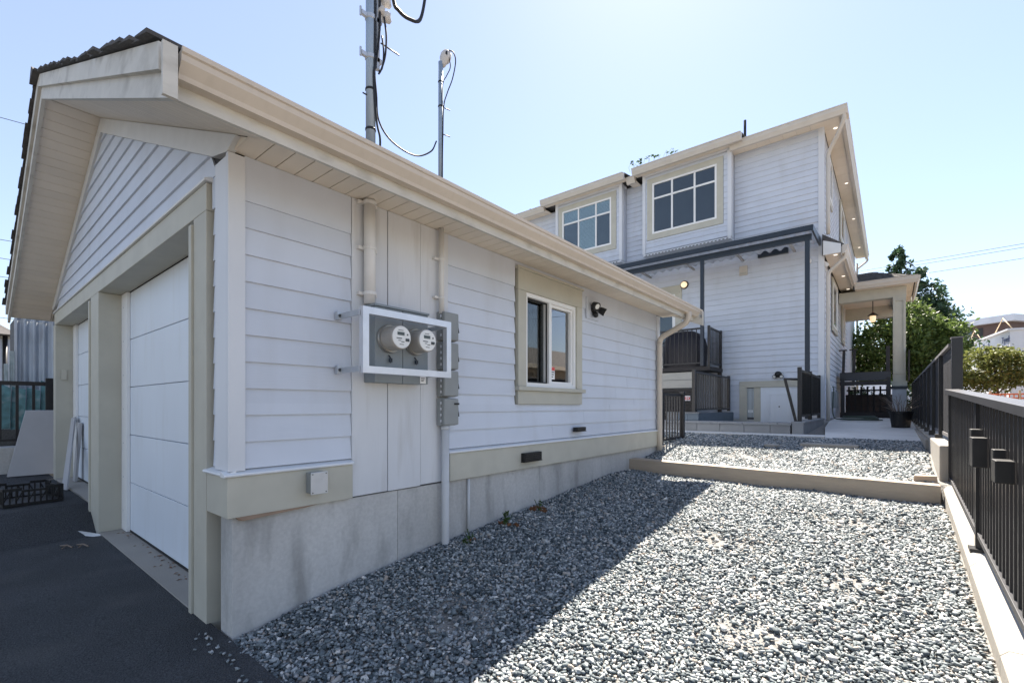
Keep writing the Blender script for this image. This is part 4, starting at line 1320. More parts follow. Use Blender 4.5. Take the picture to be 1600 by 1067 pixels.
for d in (-1, 1):
    hd = MB().lathe(N_.p(-2.28 + d * .07, .10, 2.13), (d * .4, -.8, -.4), [(.03, -.06), (.05, 0), (.052, .03)], 14).build('lamp_head', 'black_plastic', s2)
    MB().lathe(Vector(N_.p(-2.28 + d * .07, .10, 2.13)) + Vector((d * .4, -.8, -.4)).normalized() * .031, (d * .4, -.8, -.4), [(.04, 0), (.03, .006)], 14).build('lens', 'meter_face', hd)

# patio cover
pc = thing('patio_cover', (-4, 12.6, 5), 'dark framed patio cover with corrugated sheet roof on the rear wall', 'patio cover')
PX0, PX1 = -8.6, -1.38
box('front_fascia', PX0, PX1, 12.30, 12.345, 5.315, 5.435, 'navy_metal', pc)
box('beam', PX0, PX1 - .02, 12.50, 12.60, 5.17, 5.30, 'navy_metal', pc)
box('ledger', -2.75, -2.05, 13.70, 13.79, 5.31, 5.45, 'navy_metal', pc)
box('wall_flashing', PX0, PX1 + .02, 13.696, 13.79, 5.48, 5.51, 'cover_sheet', pc)
m = MB()
nseg = 150
for i in range(nseg):
    xa, xb = PX0 + (PX1 - PX0) * i / nseg, PX0 + (PX1 - PX0) * (i + 1) / nseg
    wa, wb = .045 * math.sin(2 * math.pi * xa / .24), .045 * math.sin(2 * math.pi * xb / .24)
    m.add([(xa, 12.346, 5.385 + wa), (xb, 12.346, 5.385 + wb), (xb, 13.695, 5.42 + wb), (xa, 13.695, 5.42 + wa)], [(0, 1, 2, 3)])
m.build('roof_sheet', 'cover_sheet', pc, fix=False, smooth=True)
for x in (-7.0, -5.7, -4.4, -3.1, -1.9):
    box('rafter', x - .03, x + .03, 12.61, 13.69, 5.27, 5.315, 'cover_sheet', pc)
mk('end_trim', [(PX1 - .005, 12.29, 5.30), (PX1 + .035, 12.29, 5.30), (PX1 + .035, 13.72, 5.33), (PX1 - .005, 13.72, 5.33), (PX1 - .005, 12.29, 5.43), (PX1 + .035, 12.29, 5.43), (PX1 + .035, 13.72, 5.53), (PX1 - .005, 13.72, 5.53)], BF, 'navy_metal', pc)
box('post', -3.872, -3.788, 12.51, 12.59, 2.41, 5.169, 'navy_metal', pc)
box('post', -1.535, -1.44, 12.51, 12.59, 1.06, 5.169, 'navy_metal', pc)

# deck with railing
dk = thing('deck', (-6, 13.2, 1), 'raised rear deck with black railing and beige skirt boards', 'deck')
box('deck_floor', -8.0, -3.66, 12.62, 13.82, 2.30, 2.40, 'dark_stain', dk)
for z0, z1 in ((2.07, 2.27), (1.85, 2.06)):
    box('skirt_board', -7.5, -4.12, 12.66, 12.70, z0, z1, 'beige_board', dk)
for k in range(10):
    box('louvre_slat', -7.5, -4.12, 12.66, 12.70, .95 + k * .088, 1.01 + k * .088, 'dark_stain', dk)
box('back_panel', -7.5, -4.12, 12.75, 12.80, .85, 1.84, 'shade_dark', dk)
box('deck_post', -4.12, -4.02, 12.64, 12.74, .7, 2.29, 'dark_stain', dk)
box('deck_post', -3.76, -3.67, 13.68, 13.77, -.1, 2.29, 'dark_stain', dk)
rz0, rz1 = 2.48, 3.44


def railing(parent, p0, p1, z0, z1, step=.115, mat='black_metal', name='picket', dz=0.0):
    """rail along a straight line between plan points"""
    ax = 0 if abs(p1[0] - p0[0]) > abs(p1[1] - p0[1]) else 1
    L_ = p1[ax] - p0[ax]
    t = .022
    for nm, a, b in (('top_rail', z1 - .045, z1), ('bottom_rail', z0, z0 + .04)):
        if ax == 0:
            box(nm, p0[0], p1[0], p0[1] - t, p0[1] + t, a, b, mat, parent)
        else:
            box(nm, p0[0] - t, p0[0] + t, p0[1], p1[1], a, b, mat, parent)
    n = int(abs(L_) / step)
    for i in range(1, n):
        q = p0[ax] + L_ * i / n
        if ax == 0:
            box(name, q - .01, q + .01, p0[1] - .01, p0[1] + .01, z0 + .041, z1 - .046, mat, parent)
        else:
            box(name, p0[0] - .01, p0[0] + .01, q - .01, q + .01, z0 + .041, z1 - .046, mat, parent)


railing(dk, (-7.9, 12.67), (-3.90, 12.67), rz0, rz1)
railing(dk, (-3.70, 12.75), (-3.70, 13.72), rz0, rz1)
for x, y in ((-3.70, 12.68), (-3.70, 13.76), (-5.6, 12.67)):
    box('rail_post', x - .03, x + .03, y - .03, y + .03, 2.401, rz1 + .03, 'black_metal', dk)
sn = thing('small_sign', (-4.3, 12.64, 1.5), 'small red and white notice on the dark slats under the deck', 'sign')
box('panel', -4.42, -4.17, 12.645, 12.655, 1.50, 1.63, 'white_sign', sn)
box('band', -4.41, -4.18, 12.642, 12.6445, 1.525, 1.60, 'red_sign', sn)
for k in range(4):
    box('print', -4.39 + .05 * k, -4.36 + .05 * k, 12.640, 12.6415, 1.545, 1.585, 'white_sign', sn)

bq = thing('covered_barbecue', (-4.45, 13.1, 2.4), 'barbecue under a dark fitted cover on the deck', 'barbecue')
m = MB()
prof = [(.0, .56, .30), (.25, .58, .31), (.60, .57, .31), (.80, .52, .29), (.93, .42, .24), (1.02, .26, .15), (1.05, .05, .03)]
nn = 28
g_ = random.Random(4)
for (dz, rx, ry) in prof:
    for k in range(nn):
        a = 2 * math.pi * k / nn
        ca, sa = math.cos(a), math.sin(a)
        s_ = 1 + .035 * math.sin(k * 2.9 + dz * 2) + g_.uniform(-.012, .012)
        pw = lambda c: math.copysign(abs(c) ** .55, c)
        m.v.append((-4.48 + rx * pw(ca) * s_, 13.12 + ry * pw(sa) * s_, 2.402 + dz))
for i in range(len(prof) - 1):
    for k in range(nn):
        m.f.append((i * nn + k, i * nn + (k + 1) % nn, (i + 1) * nn + (k + 1) % nn, (i + 1) * nn + k))
m.f.append(tuple((len(prof) - 1) * nn + k for k in range(nn)))
m.build('cover', 'bbq_cover', bq, smooth=True)
for a in (-.45, .45):
    tube('cover_cord', [(-4.48 + a, 12.80, 2.9), (-4.48 + a * 1.02, 12.80, 2.45)], .008, 'cable', bq, 6)

# block steps in front of the basement well
stp = thing('block_step', (-2.5, 10.5, .82), 'low grey paver block step in front of the basement door', 'step')
x = -4.2
while x < -1.56:
    b = min(x + .47, -1.50)
    box('block', x + .003, b - .003, 10.31, 10.62, .80, .98, 'paver', stp, bevel=.006)
    x += .47
x = -4.2
while x < -1.56:
    b = min(x + .62, -1.48)
    box('cap', x + .002, b - .002, 10.285, 10.72, .981, 1.03, 'paver', stp, bevel=.006)
    x += .62
plw = thing('planter_wall', (-3.6, 10.9, 1.03), 'low blue grey block wall carrying the left patio railing', 'wall')
for k in range(3):
    box('block', -4.10 + k * .245, -3.858 + k * .245, 10.76, 10.97, 1.031, 1.19, 'paver' if k == 0 else 'paver_blue', plw, bevel=.005)
box('side_block', -3.60, -3.37, 10.975, 13.78, -.1, 1.19, 'paver_blue', plw)
box('cap', -4.12, -3.35, 10.74, 10.99, 1.191, 1.215, 'paver', plw)
rcw = thing('curb_block', (-1.4, 12, 1), 'low grey block curb carrying the right patio railing', 'curb')
y = 10.30
while y < 13.7:
    b = min(y + .5, 13.78)
    box('block', -1.475, -1.285, y + .002, b - .002, .72, 1.02, 'paver', rcw, bevel=.006)
    box('cap', -1.49, -1.27, y + .002, b - .002, 1.021, 1.055, 'paver', rcw, bevel=.004)
    y += .5
r1 = thing('patio_railing', (-3.48, 12, 1.2), 'black picket railing left of the basement door', 'railing', 'railings around the basement well')
railing(r1, (-3.48, 10.83), (-3.48, 13.68), 1.26, 2.16, .13)
for y in (10.80, 13.71):
    box('post', -3.515, -3.445, y - .035, y + .035, 1.216, 2.19, 'black_metal', r1)
r2 = thing('patio_railing', (-1.42, 12, 1.06), 'dark solid looking railing right of the basement door, near the house corner', 'railing', 'railings around the basement well')
railing(r2, (-1.385, 10.64), (-1.385, 13.70), 1.14, 2.08, .115)
for y in (10.60, 12.1, 13.73):
    box('post', -1.42, -1.35, y - .035, y + .035, 1.056, 2.12, 'black_metal', r2)
box('privacy_sheet', -1.40, -1.397, 10.66, 13.68, 1.20, 2.02, 'black_plastic', r2)
hr = thing('stair_handrail', (-1.55, 10.6, 1.05), 'short slanted black handrail beside the dark railing at the basement stairs', 'handrail')
tube('top_bar', [(-1.42, 10.60, 1.88), (-1.66, 10.60, 1.90)], .02, 'black_metal', hr, 8)
mk('slanted_bar', [(-1.47, 10.58, 1.03), (-1.42, 10.58, 1.03), (-1.42, 10.62, 1.03), (-1.47, 10.62, 1.03), (-1.66, 10.58, 1.89), (-1.61, 10.58, 1.89), (-1.61, 10.62, 1.89), (-1.66, 10.62, 1.89)], BF, 'black_metal', hr)

# ------------------------------------------------------------------ side porch
po = thing('porch', (-.4, 18.5, 1), 'side porch with square tan column, hip roof and dark landing', 'porch')
PY = 18.0
FP = Frame('S', PY)
FP.box('column', .045, .345, -.30, 0, 2.10, 4.62, 'trim', po)
FP.ring('column_panel', .05, .34, 2.32, 4.55, .055, .001, .03, 'trim', po)
FP.box('column_base', .015, .375, -.33, .03, 1.95, 2.10, 'trim', po)
FP.box('base_band', 0, .39, -.35, .05, 1.87, 1.948, 'navy_metal', po)
FP.box('pedestal', .03, .36, -.32, .02, 1.0, 1.868, 'corner_paint', po)
FP.box('beam', -1.28, .36, -.30, .0, 4.62, 4.93, 'trim', po)
box('beam_side', .06, .36, PY + .301, PY + 2.4, 4.62, 4.93, 'trim', po)
box('beam_rear', -1.28, .36, PY + 2.4, PY + 2.7, 4.40, 4.93, 'trim', po)
box('column_rear', .05, .34, PY + 2.4, PY + 2.69, 1.0, 4.39, 'trim', po)
box('ceiling', -1.28, .05, PY + .301, PY + 2.4, 4.80, 4.83, 'soffit', po)
box('soffit_edge', -.86, .52, PY - .30, PY + 2.9, 4.935, 4.955, 'soffit', po)
box('fascia', -.85, .545, PY - .325, PY - .301, 4.92, 5.10, 'house_gutter', po)
Frame('S', PY - .326).prism('gutter', K(5.12), -.86, .60, 'house_gutter', po)
Frame('E', .547).prism('gutter', K(5.12), PY - .33, PY + 2.95, 'house_gutter', po)
mk('roof', [(-1.28, PY - .34, 5.09), (.56, PY - .34, 5.09), (.56, PY + 2.9, 5.09), (-1.28, PY + 2.9, 5.09), (-1.28, PY + .8, 5.62), (-.45, PY + .8, 5.62), (-.45, PY + 1.8, 5.62), (-1.28, PY + 1.8, 5.62)],
   [(3, 2, 1, 0), (0, 1, 5, 4), (1, 2, 6, 5), (2, 3, 7, 6), (3, 0, 4, 7), (4, 5, 6, 7)], 'shingle', po)
for k in range(7):
    m = MB()
    t = k / 7
    y0, z0 = PY - .34 + 1.14 * t, 5.10 + .53 * t
    xr = .56 - 1.01 * t
    m.hexa([(-1.27, y0 - .01, z0), (xr, y0 - .01, z0), (xr - .14, y0 + .17, z0 + .08), (-1.27, y0 + .17, z0 + .08), (-1.27, y0 - .01, z0 + .025), (xr, y0 - .01, z0 + .025), (xr - .14, y0 + .17, z0 + .085), (-1.27, y0 + .17, z0 + .085)])
    m.build('shingle_row', 'shingle', po)
box('landing', -1.22, .0, PY - .55, PY + 2.4, 2.28, 2.38, 'dark_stain', po)
box('landing_fascia', -1.22, .0, PY - .58, PY - .552, 2.12, 2.36, 'rail_grey', po)
box('landing_beam', -1.22, .0, PY - .60, PY - .50, 1.98, 2.10, 'dark_stain', po)
for x in (-1.2, -.10):
    box('leg', x, x + .10, PY - .62, PY - .52, 1.0, 2.20, 'dark_stain', po)
for k in range(5):
    box('trellis_slat', -1.12, -.02, PY + .6, PY + .63, 1.15 + k * .17, 1.20 + k * .17, 'dark_stain', po)
for k in range(7):
    box('trellis_slat', -1.08 + k * .16, -1.03 + k * .16, PY + .57, PY + .60, 1.05, 1.98, 'dark_stain', po)
box('kick_board', -1.22, .05, PY - .5, PY - .45, 1.0, 1.16, 'dark_stain', po)
for x in (-1.18, -.92):
    mk('newel', [(x, PY - .55, 2.0), (x + .07, PY - .55, 2.0), (x + .07, PY - .48, 2.0), (x, PY - .48, 2.0), (x + .03, PY - .55, 3.05), (x + .10, PY - .55, 3.05), (x + .10, PY - .48, 3.05), (x + .03, PY - .48, 3.05)], BF, 'dark_stain', po)
    box('newel_cap', x - .06, x + .14, PY - .58, PY - .45, 3.051, 3.08, 'dark_stain', po)
box('rail_panel', -.11, -.02, PY - .50, PY + .0, 2.381, 3.12, 'dark_stain', po)
box('rail_panel', .40, .43, PY - .2, PY + .6, 2.1, 3.0, 'dark_stain', po)
ln = thing('hanging_lantern', (-.45, PY + .9, 4.2), 'lit lantern hanging from the porch ceiling', 'lantern')
MB().lathe((-.45, PY + .9, 4.77), (0, 0, 1), [(.10, 0), (.09, .028)], 14).build('canopy', 'black_metal', ln)
tube('rod', [(-.45, PY + .9, 4.36), (-.45, PY + .9, 4.775)], .012, 'black_metal', ln, 6)
MB().lathe((-.45, PY + .9, 4.26), (0, 0, 1), [(.15, 0), (.10, .05), (.02, .11)], 10).build('hood', 'black_metal', ln)
MB().lathe((-.45, PY + .9, 4.06), (0, 0, 1), [(.05, 0), (.075, .04), (.085, .19)], 10).build('shade', 'lamp_warm', ln)

# potted dead plant, hose
pt = thing('plant_pot', (.18, 12.6, .92), 'black plastic pot with a dry leafless shrub beside the tall fence', 'plant pot')
MB().lathe((.16, 12.6, .905), (0, 0, 1), [(.15, 0), (.155, .02), (.19, .30), (.205, .305), (.205, .34), (.185, .34), (.18, .28)], 20).build('pot', 'black_plastic', pt)
m = MB()
g2 = random.Random(3)
for k in range(46):
    a, b = g2.uniform(0, 6.28), g2.uniform(.1, .38)
    h_ = g2.uniform(.15, .42)
    bx, by = .16 + .08 * math.cos(a), 12.6 + .08 * math.sin(a)
    m.tube([(bx, by, 1.15), (bx + b * .4 * math.cos(a), by + b * .4 * math.sin(a), 1.2 + h_ * .6), (bx + b * math.cos(a + .3), by + b * math.sin(a + .3), 1.2 + h_)], [.006, .004, .002], 4)
m.build('branches', 'twig', pt)
hs = thing('garden_hose', (-.9, 15.0, .98), 'dark garden hose coiled on the path by the house wall', 'hose')
pp = [(HX + .08, 15.03, 1.88), (HX + .11, 15.0, 1.80), (HX + .10, 14.9, 1.45), (HX + .12, 14.8, 1.10), (HX + .3, 14.6, 1.01)]
for k in range(26):
    a = k * .75
    pp.append((-.62 + (.42 - .004 * k) * math.cos(a), 14.7 + (.34 - .004 * k) * math.sin(a), 1.005 + .004 * k))
tube('hose', curve_pts(pp, 4), .014, 'hose', hs, 6)

# seedlings in the rear gutter
wg = thing('gutter_weeds', (-5.95, 13.0, 8.45), 'green weeds sprouting from the rear roof gutter between the bays', 'weed')
leaves('foliage', [(-5.9, 13.05, 8.62, .22, .06, .14, 3), (-5.45, 13.05, 8.62, .28, .05, .10, 2), (-4.8, 13.05, 8.60, .20, .05, .06, 1)], 170, .035, 'leaf_weed', wg, 21)
m = MB()
for k in range(18):
    x = -6.1 + k * .08
    m.tube([(x, 13.08, 8.42), (x + rnd.uniform(-.04, .04), 13.05, 8.55), (x + rnd.uniform(-.1, .1), 13.05, 8.56 + rnd.uniform(.02, .16))], .003, 4)
m.build('stem', 'leaf_weed', wg)

# ------------------------------------------------------------------ left side of the lane
tr = thing('bread_tray', (-7.7, .58, .28), 'black plastic bread tray lying on the asphalt in front of the far garage door', 'tray')
cx, cy, cz = -7.62, .56, lane_z(-7.6, .56)
rot = R(8)


def tp(u, v, z):
    return (cx + u * math.cos(rot) - v * math.sin(rot), cy + u * math.sin(rot) + v * math.cos(rot), cz + z)


hu, hv, hh = .30, .24, .20
m = MB()
m.hexa([tp(-hu, -hv, .005), tp(hu, -hv, .005), tp(hu, hv, .005), tp(-hu, hv, .005), tp(-hu, -hv, .018), tp(hu, -hv, .018), tp(hu, hv, .018), tp(-hu, hv, .018)])
m.build('base', 'black_plastic', tr)
for (a0, b0, a1, b1) in ((-hu, -hv, hu, -hv), (hu, -hv, hu, hv), (hu, hv, -hu, hv), (-hu, hv, -hu, -hv)):
    L_ = math.hypot(a1 - a0, b1 - b0)
    dx, dy = (a1 - a0) / L_, (b1 - b0) / L_
    ox, oy = -dy * .012, dx * .012

    def bar(mm, s0, s1, z0, z1, z2=None, z3=None):
        z2 = z0 if z2 is None else z2
        z3 = z1 if z3 is None else z3
        q = []
        for s_, (za, zb) in ((s0, (z0, z1)), (s1, (z2, z3))):
            q.append(((a0 + dx * s_, b0 + dy * s_), za, zb))
        (pA, zA0, zA1), (pB, zB0, zB1) = q
        mm.hexa([tp(pA[0], pA[1], zA0), tp(pB[0], pB[1], zB0), tp(pB[0] + ox, pB[1] + oy, zB0), tp(pA[0] + ox, pA[1] + oy, zA0),
                 tp(pA[0], pA[1], zA1), tp(pB[0], pB[1], zB1), tp(pB[0] + ox, pB[1] + oy, zB1), tp(pA[0] + ox, pA[1] + oy, zA1)])
    m = MB()
    bar(m, 0, L_, .018, .035)
    bar(m, 0, L_ * .3, hh - .03, hh)
    bar(m, L_ * .7, L_, hh - .03, hh)
    bar(m, L_ * .3, L_ * .7, hh - .05, hh - .025)
    nb = int(L_ / .045)
    for k in range(nb):
        s_ = L_ * k / nb
        bar(m, s_, s_ + .05, .03, .05, hh - .06, hh - .035) if k % 2 == 0 and s_ + .05 < L_ else None
        bar(m, s_, s_ + .012, .03, hh - .03)
    m.build('side', 'black_plastic', tr)
# leaning boards
pn = tag(mk('flat_sheet', [(-10.33, .56, .285), (-10.30, 1.08, .285), (-10.35, 1.08, .285), (-10.38, .56, .285), (-10.65, .78, 1.28), (-10.62, 1.14, 1.28), (-10.66, 1.14, 1.29), (-10.69, .78, 1.29)], BF, 'leaning_panel', bevel=.003),
         'pale grey flat sheet leaning against the black railing at left', 'sheet')
ps = tag(mk('leaning_plank', [(-8.25, .92, .29), (-8.10, .95, .29), (-8.12, .97, .29), (-8.27, .94, .29), (-9.28, 1.14, 1.18), (-9.15, 1.16, 1.20), (-9.17, 1.18, 1.20), (-9.30, 1.16, 1.18)], BF, 'leaning_panel', bevel=.003),
         'narrow pale plank leaning at a slant in the far garage doorway', 'plank')
ps2 = tag(mk('leaning_plank', [(-9.00, 1.12, .30), (-8.84, 1.12, .30), (-8.84, 1.15, .30), (-9.00, 1.15, .30), (-8.98, 1.17, 1.12), (-8.82, 1.17, 1.12), (-8.82, 1.20, 1.12), (-8.98, 1.20, 1.12)], BF, 'leaning_panel', bevel=.003),
          'short upright grey board standing behind the narrow leaning plank', 'plank')
lr = thing('lane_railing', (-11.2, .6, .7), 'black railing on a low concrete wall left of the garage', 'railing')
rx = -11.15
box('top_rail', rx - .03, rx + .03, -2.2, 1.09, 1.70, 1.765, 'black_metal', lr)
box('bottom_rail', rx - .02, rx + .02, -2.2, 1.09, .78, .82, 'black_metal', lr)
box('post', rx - .05, rx + .05, 1.05, 1.15, .69, 1.83, 'black_metal', lr)
y = -2.15
while y < 1.0:
    box('picket', rx - .018, rx + .018, y, y + .036, .821, 1.699, 'black_metal', lr)
    y += .19
lw = tag(box('low_wall', -11.4, -10.95, -3.0, 1.35, .1, .69, 'concrete', bevel=.01), 'low grey concrete wall under the black railing at left', 'wall')
# corrugated shed
cs = thing('corrugated_shed', (-13.3, 1.6, 0), 'rusty corrugated metal shed wall left of the garage', 'shed')


def corrug(name, x, y0, y1, z0, z1, parent, amp=.022, per=.13):
    m = MB()
    n_ = int((y1 - y0) / per * 8)
    for i in range(n_):
        a, b = y0 + (y1 - y0) * i / n_, y0 + (y1 - y0) * (i + 1) / n_
        wa, wb = amp * math.sin(2 * math.pi * a / per), amp * math.sin(2 * math.pi * b / per)
        m.add([(x + wa, a, z0), (x + wb, b, z0), (x + wb, b, z1), (x + wa, a, z1)], [(0, 1, 2, 3)])
    return m.build(name, 'corrugated', parent, fix=False, smooth=True)


corrug('sheet', -13.0, .84, 2.6, .3, 3.02, cs)
corrug('sheet_top', -12.985, .835, 2.6, 3.0, 3.22, cs)
box('shed_core', -15.0, -13.05, .86, 2.6, .1, 3.15, 'shade_dark', cs)
box('shade_blocker', -12.9, -10.6, 1.7, 3.3, .1, 4.0, 'corrugated', cs)  # unseen block added so its shadow falls on the low wall and railing
box('corner_strip', -13.02, -12.95, .80, .835, .3, 3.22, 'galv', cs)
# clutter behind the railing
for k, (y0, y1, z0, z1, mt, lb) in enumerate(((.56, .60, .6, 2.55, 'pale_junk', 'leftmost thin pale post behind the black railing'), (.66, .72, .6, 2.15, 'pale_junk', 'pale weathered board beside the corrugated shed corner'),
                                              (.735, .80, .6, 2.40, 'pale_junk', 'tall white flaking board against the corrugated shed edge'))):
    tag(box('old_board', -12.9 - .05 * k, -12.82 - .05 * k, y0, y1, z0, z1, mt, bevel=.006), lb, 'board')
m = MB()
g3 = random.Random(8)
for k in range(10):
    y = -.6 + k * .19
    z0 = g3.uniform(.9, 1.1)
    m.hexa([(-12.6 - .03 * (k % 3), y, z0), (-12.55, y + .18, z0), (-12.53, y + .18, z0), (-12.58, y, z0), (-12.65, y + .02, z0 + g3.uniform(.6, .9)), (-12.58, y + .19, z0 + .75), (-12.56, y + .19, z0 + .75), (-12.63, y + .02, z0 + .8)])
tag(m.build('tarp_screen', 'teal_tarp'), 'crumpled teal tarp screen behind the black railing', 'tarp')
tag(box('clutter_ledge', -13.0, -12.4, -1.5, 1.3, .1, .92, 'dirt'), 'dark earth ledge carrying the teal tarp', 'ledge')
nb = thing('neighbour_house', (-24, 2, 0), 'distant white sided neighbour house at the far left edge', 'house')
FN = Frame('E', -22.0)
box('wall', -28, -22.05, -6, 1.26, 0, 3.6, 'neigh_wall', nb)
siding(nb, FN, .5, 3.5, .15, lambda z: (-2.0, 1.26), [], joint=9)
mk('roof', [(-29, -7, 3.6), (-21.4, -7, 3.6), (-21.4, 1.45, 3.6), (-29, 1.45, 3.6), (-26, -4, 5.4), (-24.5, -4, 5.4), (-24.5, -.6, 5.4), (-26, -.6, 5.4)],
   [(3, 2, 1, 0), (0, 1, 5, 4), (1, 2, 6, 5), (2, 3, 7, 6), (3, 0, 4, 7), (4, 5, 6, 7)], 'shingle', nb)
tube('downspout', [(-21.9, 1.15, 3.6), (-21.9, 1.15, .6)], .06, 'black_metal', nb, 8)
# wires at far left
for k, (z0, z1, y1) in enumerate(((7.2, 6.9, .9), (4.85, 4.7, .95), (4.65, 4.45, .9), (4.45, 4.15, 1.0), (3.6, 3.3, .9))):
    p0, p1 = Vector((-16 - k, -4.5, z0 + .9)), Vector((-12.5 - k * .6, 3.4, z1))
    pts = [p0.lerp(p1, i / 10) - Vector((0, 0, .25 * math.sin(math.pi * i / 10))) for i in range(11)]
    tag(tube('overhead_wire', pts, .006, 'cable', None, 5), ('highest', 'second highest', 'third highest', 'fourth highest', 'lowest')[k] + ' of the overhead wires at the left edge of the sky', 'wire', 'wires at the left')
# litter on the asphalt
lt = mk('plastic_scrap', [(-6.62, .86, .0), (-6.35, .99, .0), (-6.33, 1.0, .0), (-6.58, .90, .0), (-6.60, .86, .05), (-6.36, .99, .035), (-6.34, 1.0, .03), (-6.58, .90, .04)], BF, 'flashing')
tag(lt, 'crumpled white plastic scrap on the asphalt by the garage post', 'scrap')
for k, (x, y, lb) in enumerate(((-6.02, .70, 'left one of two dry stalks on the dark asphalt'), (-5.92, .80, 'right one of two dry stalks on the dark asphalt'))):
    z = lane_z(x, y) + .006
    tag(MB().tube([(x - .10, y - .02, z), (x, y + .01, z + .02), (x + .05, y + .04, z)], .007, 5).tube([(x, y + .01, z + .02), (x + .03, y - .03, z)], .005, 5).build('dry_stalk', 'twig'), lb, 'stalk')

# ------------------------------------------------------------------ beyond the fence on the right
# house under construction, wrapped white, with printed lettering
cb = thing('wrapped_building', (6, 33, 0), 'white wrapped building under construction beyond the fence', 'building')
A = Vector((4.1, 30.0, 0))
ux = Vector((-1.1, 8.7, 0)).normalized()      # along the left face, away
vx = Vector((8.7, 1.1, 0)).normalized()       # along the right face


def cbx(name, a0, a1, b0, b1, z0, z1, mat, parent):
    """a along left face, b along right face (negative = proud of it)"""
    v = []
    for z in (z0, z1):
        for a, b in ((a0, b0), (a1, b0), (a1, b1), (a0, b1)):
            p = A + ux * a + vx * b
            v.append((p.x, p.y, z))
    return mk(name, v, BF, mat, parent)


ops = [(2.0, 4.2, 2.1, 3.9)]
cbx('wall', 0, .4, 0, .2, 0, 4.72, 'wrap', cb)
cbx('wall', 1.1, 1.9, 0, .2, 0, 4.72, 'wrap', cb)
cbx('wall', .4, 1.1, 0, .2, 4.05, 4.72, 'wrap', cb)
cbx('wall', .4, 1.1, 0, .2, 0, 1.7, 'wrap', cb)
cbx('wall', 4.1, 9.0, 0, .2, 0, 4.72, 'wrap', cb)
cbx('wall', 1.9, 4.1, 0, .2, 4.0, 4.72, 'wrap', cb)
cbx('wall', 1.9, 4.1, 0, .2, 0, 2.2, 'wrap', cb)
cbx('end_wall', 0, .2, .2, 9, 0, 4.72, 'wrap', cb)
cbx('roof_edge', -.1, 9.1, -.1, 9.1, 4.721, 4.80, 'wrap', cb)
cbx('inside', .3, 8.9, 1.2, 8.9, 0, 4.7, 'interior', cb)
cbx('pane', 1.95, 4.05, .12, .14, 2.2, 4.0, 'glass', cb)
for k in range(4):
    cbx('stud', .42, 1.08, .3 + .15 * (k % 2), .38 + .15 * (k % 2), 1.9 + k * .55, 2.0 + k * .55, 'stud', cb)
cbx('stud', .70, .78, .25, .31, 1.7, 4.05, 'stud', cb)


def letters(body, size, a, z, parent, mat='wrap_ink'):
    cu = bpy.data.curves.new('letters', 'FONT')
    cu.body = body
    cu.size = size
    cu.extrude = .006
    tmp = bpy.data.objects.new('tmp_text', cu)
    C.objects.link(tmp)
    dg = bpy.context.evaluated_depsgraph_get()
    me = bpy.data.meshes.new_from_object(tmp.evaluated_get(dg))
    bpy.data.objects.remove(tmp)
    vs = []
    for q in me.vertices:
        p = A + ux * (a - q.co.x) - vx * (.012 + q.co.z)
        vs.append((p.x, p.y, z + q.co.y))
    mk('lettering', vs, [tuple(p.vertices) for p in me.polygons], mat, parent, fix=False)


letters('Tyvek', .42, 3.6, 4.20, cb)
cbx('print_bar', 2.5, 3.5, -.018, -.012, 4.08, 4.12, 'wrap_ink', cb)
letters('Tyvek', .42, .95, 4.22, cb)
cbx('print_bar', .12, .9, -.018, -.012, 4.11, 4.15, 'wrap_ink', cb)
letters('Tyvek', .30, 7.0, 3.85, cb)
for a in (2.0, 6.3):
    for b_ in (1.4, -1.4):
        p0 = A + ux * a + vx * .3
        p1 = A + ux * (a + b_) + vx * .3
        tube('brace', [(p0.x, p0.y, 5.55), (p1.x, p1.y, 4.78)], .018, 'stud', cb, 4)
# modern brown house further back
mh = thing('modern_house', (8, 44, 0), 'brown clad modern house with white flat roof behind the wrapped building', 'house')
A = Vector((9.75, 71.3, 0))
ux, vx = Vector((-.807, .59, 0)), Vector((.59, .807, 0))
cbx('volume', 0, 3.3, 0, 9, 0, 10.3, 'brown_clad', mh)
cbx('roof_slab', -.6, 6.0, -.6, 9.5, 10.302, 11.0, 'wrap', mh)
cbx('wing', 3.31, 5.6, .4, 8, 0, 10.29, 'interior', mh)
cbx('pane', 3.4, 5.5, .33, .37, 7.5, 10.1, 'glass', mh)
cbx('pane', 2.3, 2.7, -.03, -.005, 7.0, 10.0, 'interior', mh)
for a in (3.6, 5.3):
    cbx('column', a, a + .35, .0, .25, 3.5, 9.2, 'wrap', mh)


def tree(name, label, trunk, blobs, n, size, mat, seed, cat='tree', group=None, r=.12):
    t = thing(name, trunk[0], label, cat, group)
    m = MB().tube(trunk, [r] + [r * .8] * (len(trunk) - 2) + [r * .45] if len(trunk) > 2 else [r, r * .5], 8)
    g = random.Random(seed)
    for b in blobs:
        for k in range(4):
            s = Vector(trunk[-1]).lerp(Vector(trunk[-2]), g.uniform(0, .8))
            e = Vector(b[:3]) + Vector((g.uniform(-.6, .6) * b[3], g.uniform(-.6, .6) * b[4], g.uniform(-.4, .6) * b[5]))
            m.tube([s, (s + e) / 2 + Vector((0, 0, .1)), e], [r * .4, r * .25, r * .08], 5)
    m.build('trunk', 'bark', t)
    leaves('crown', blobs, n, size, mat, t, seed)


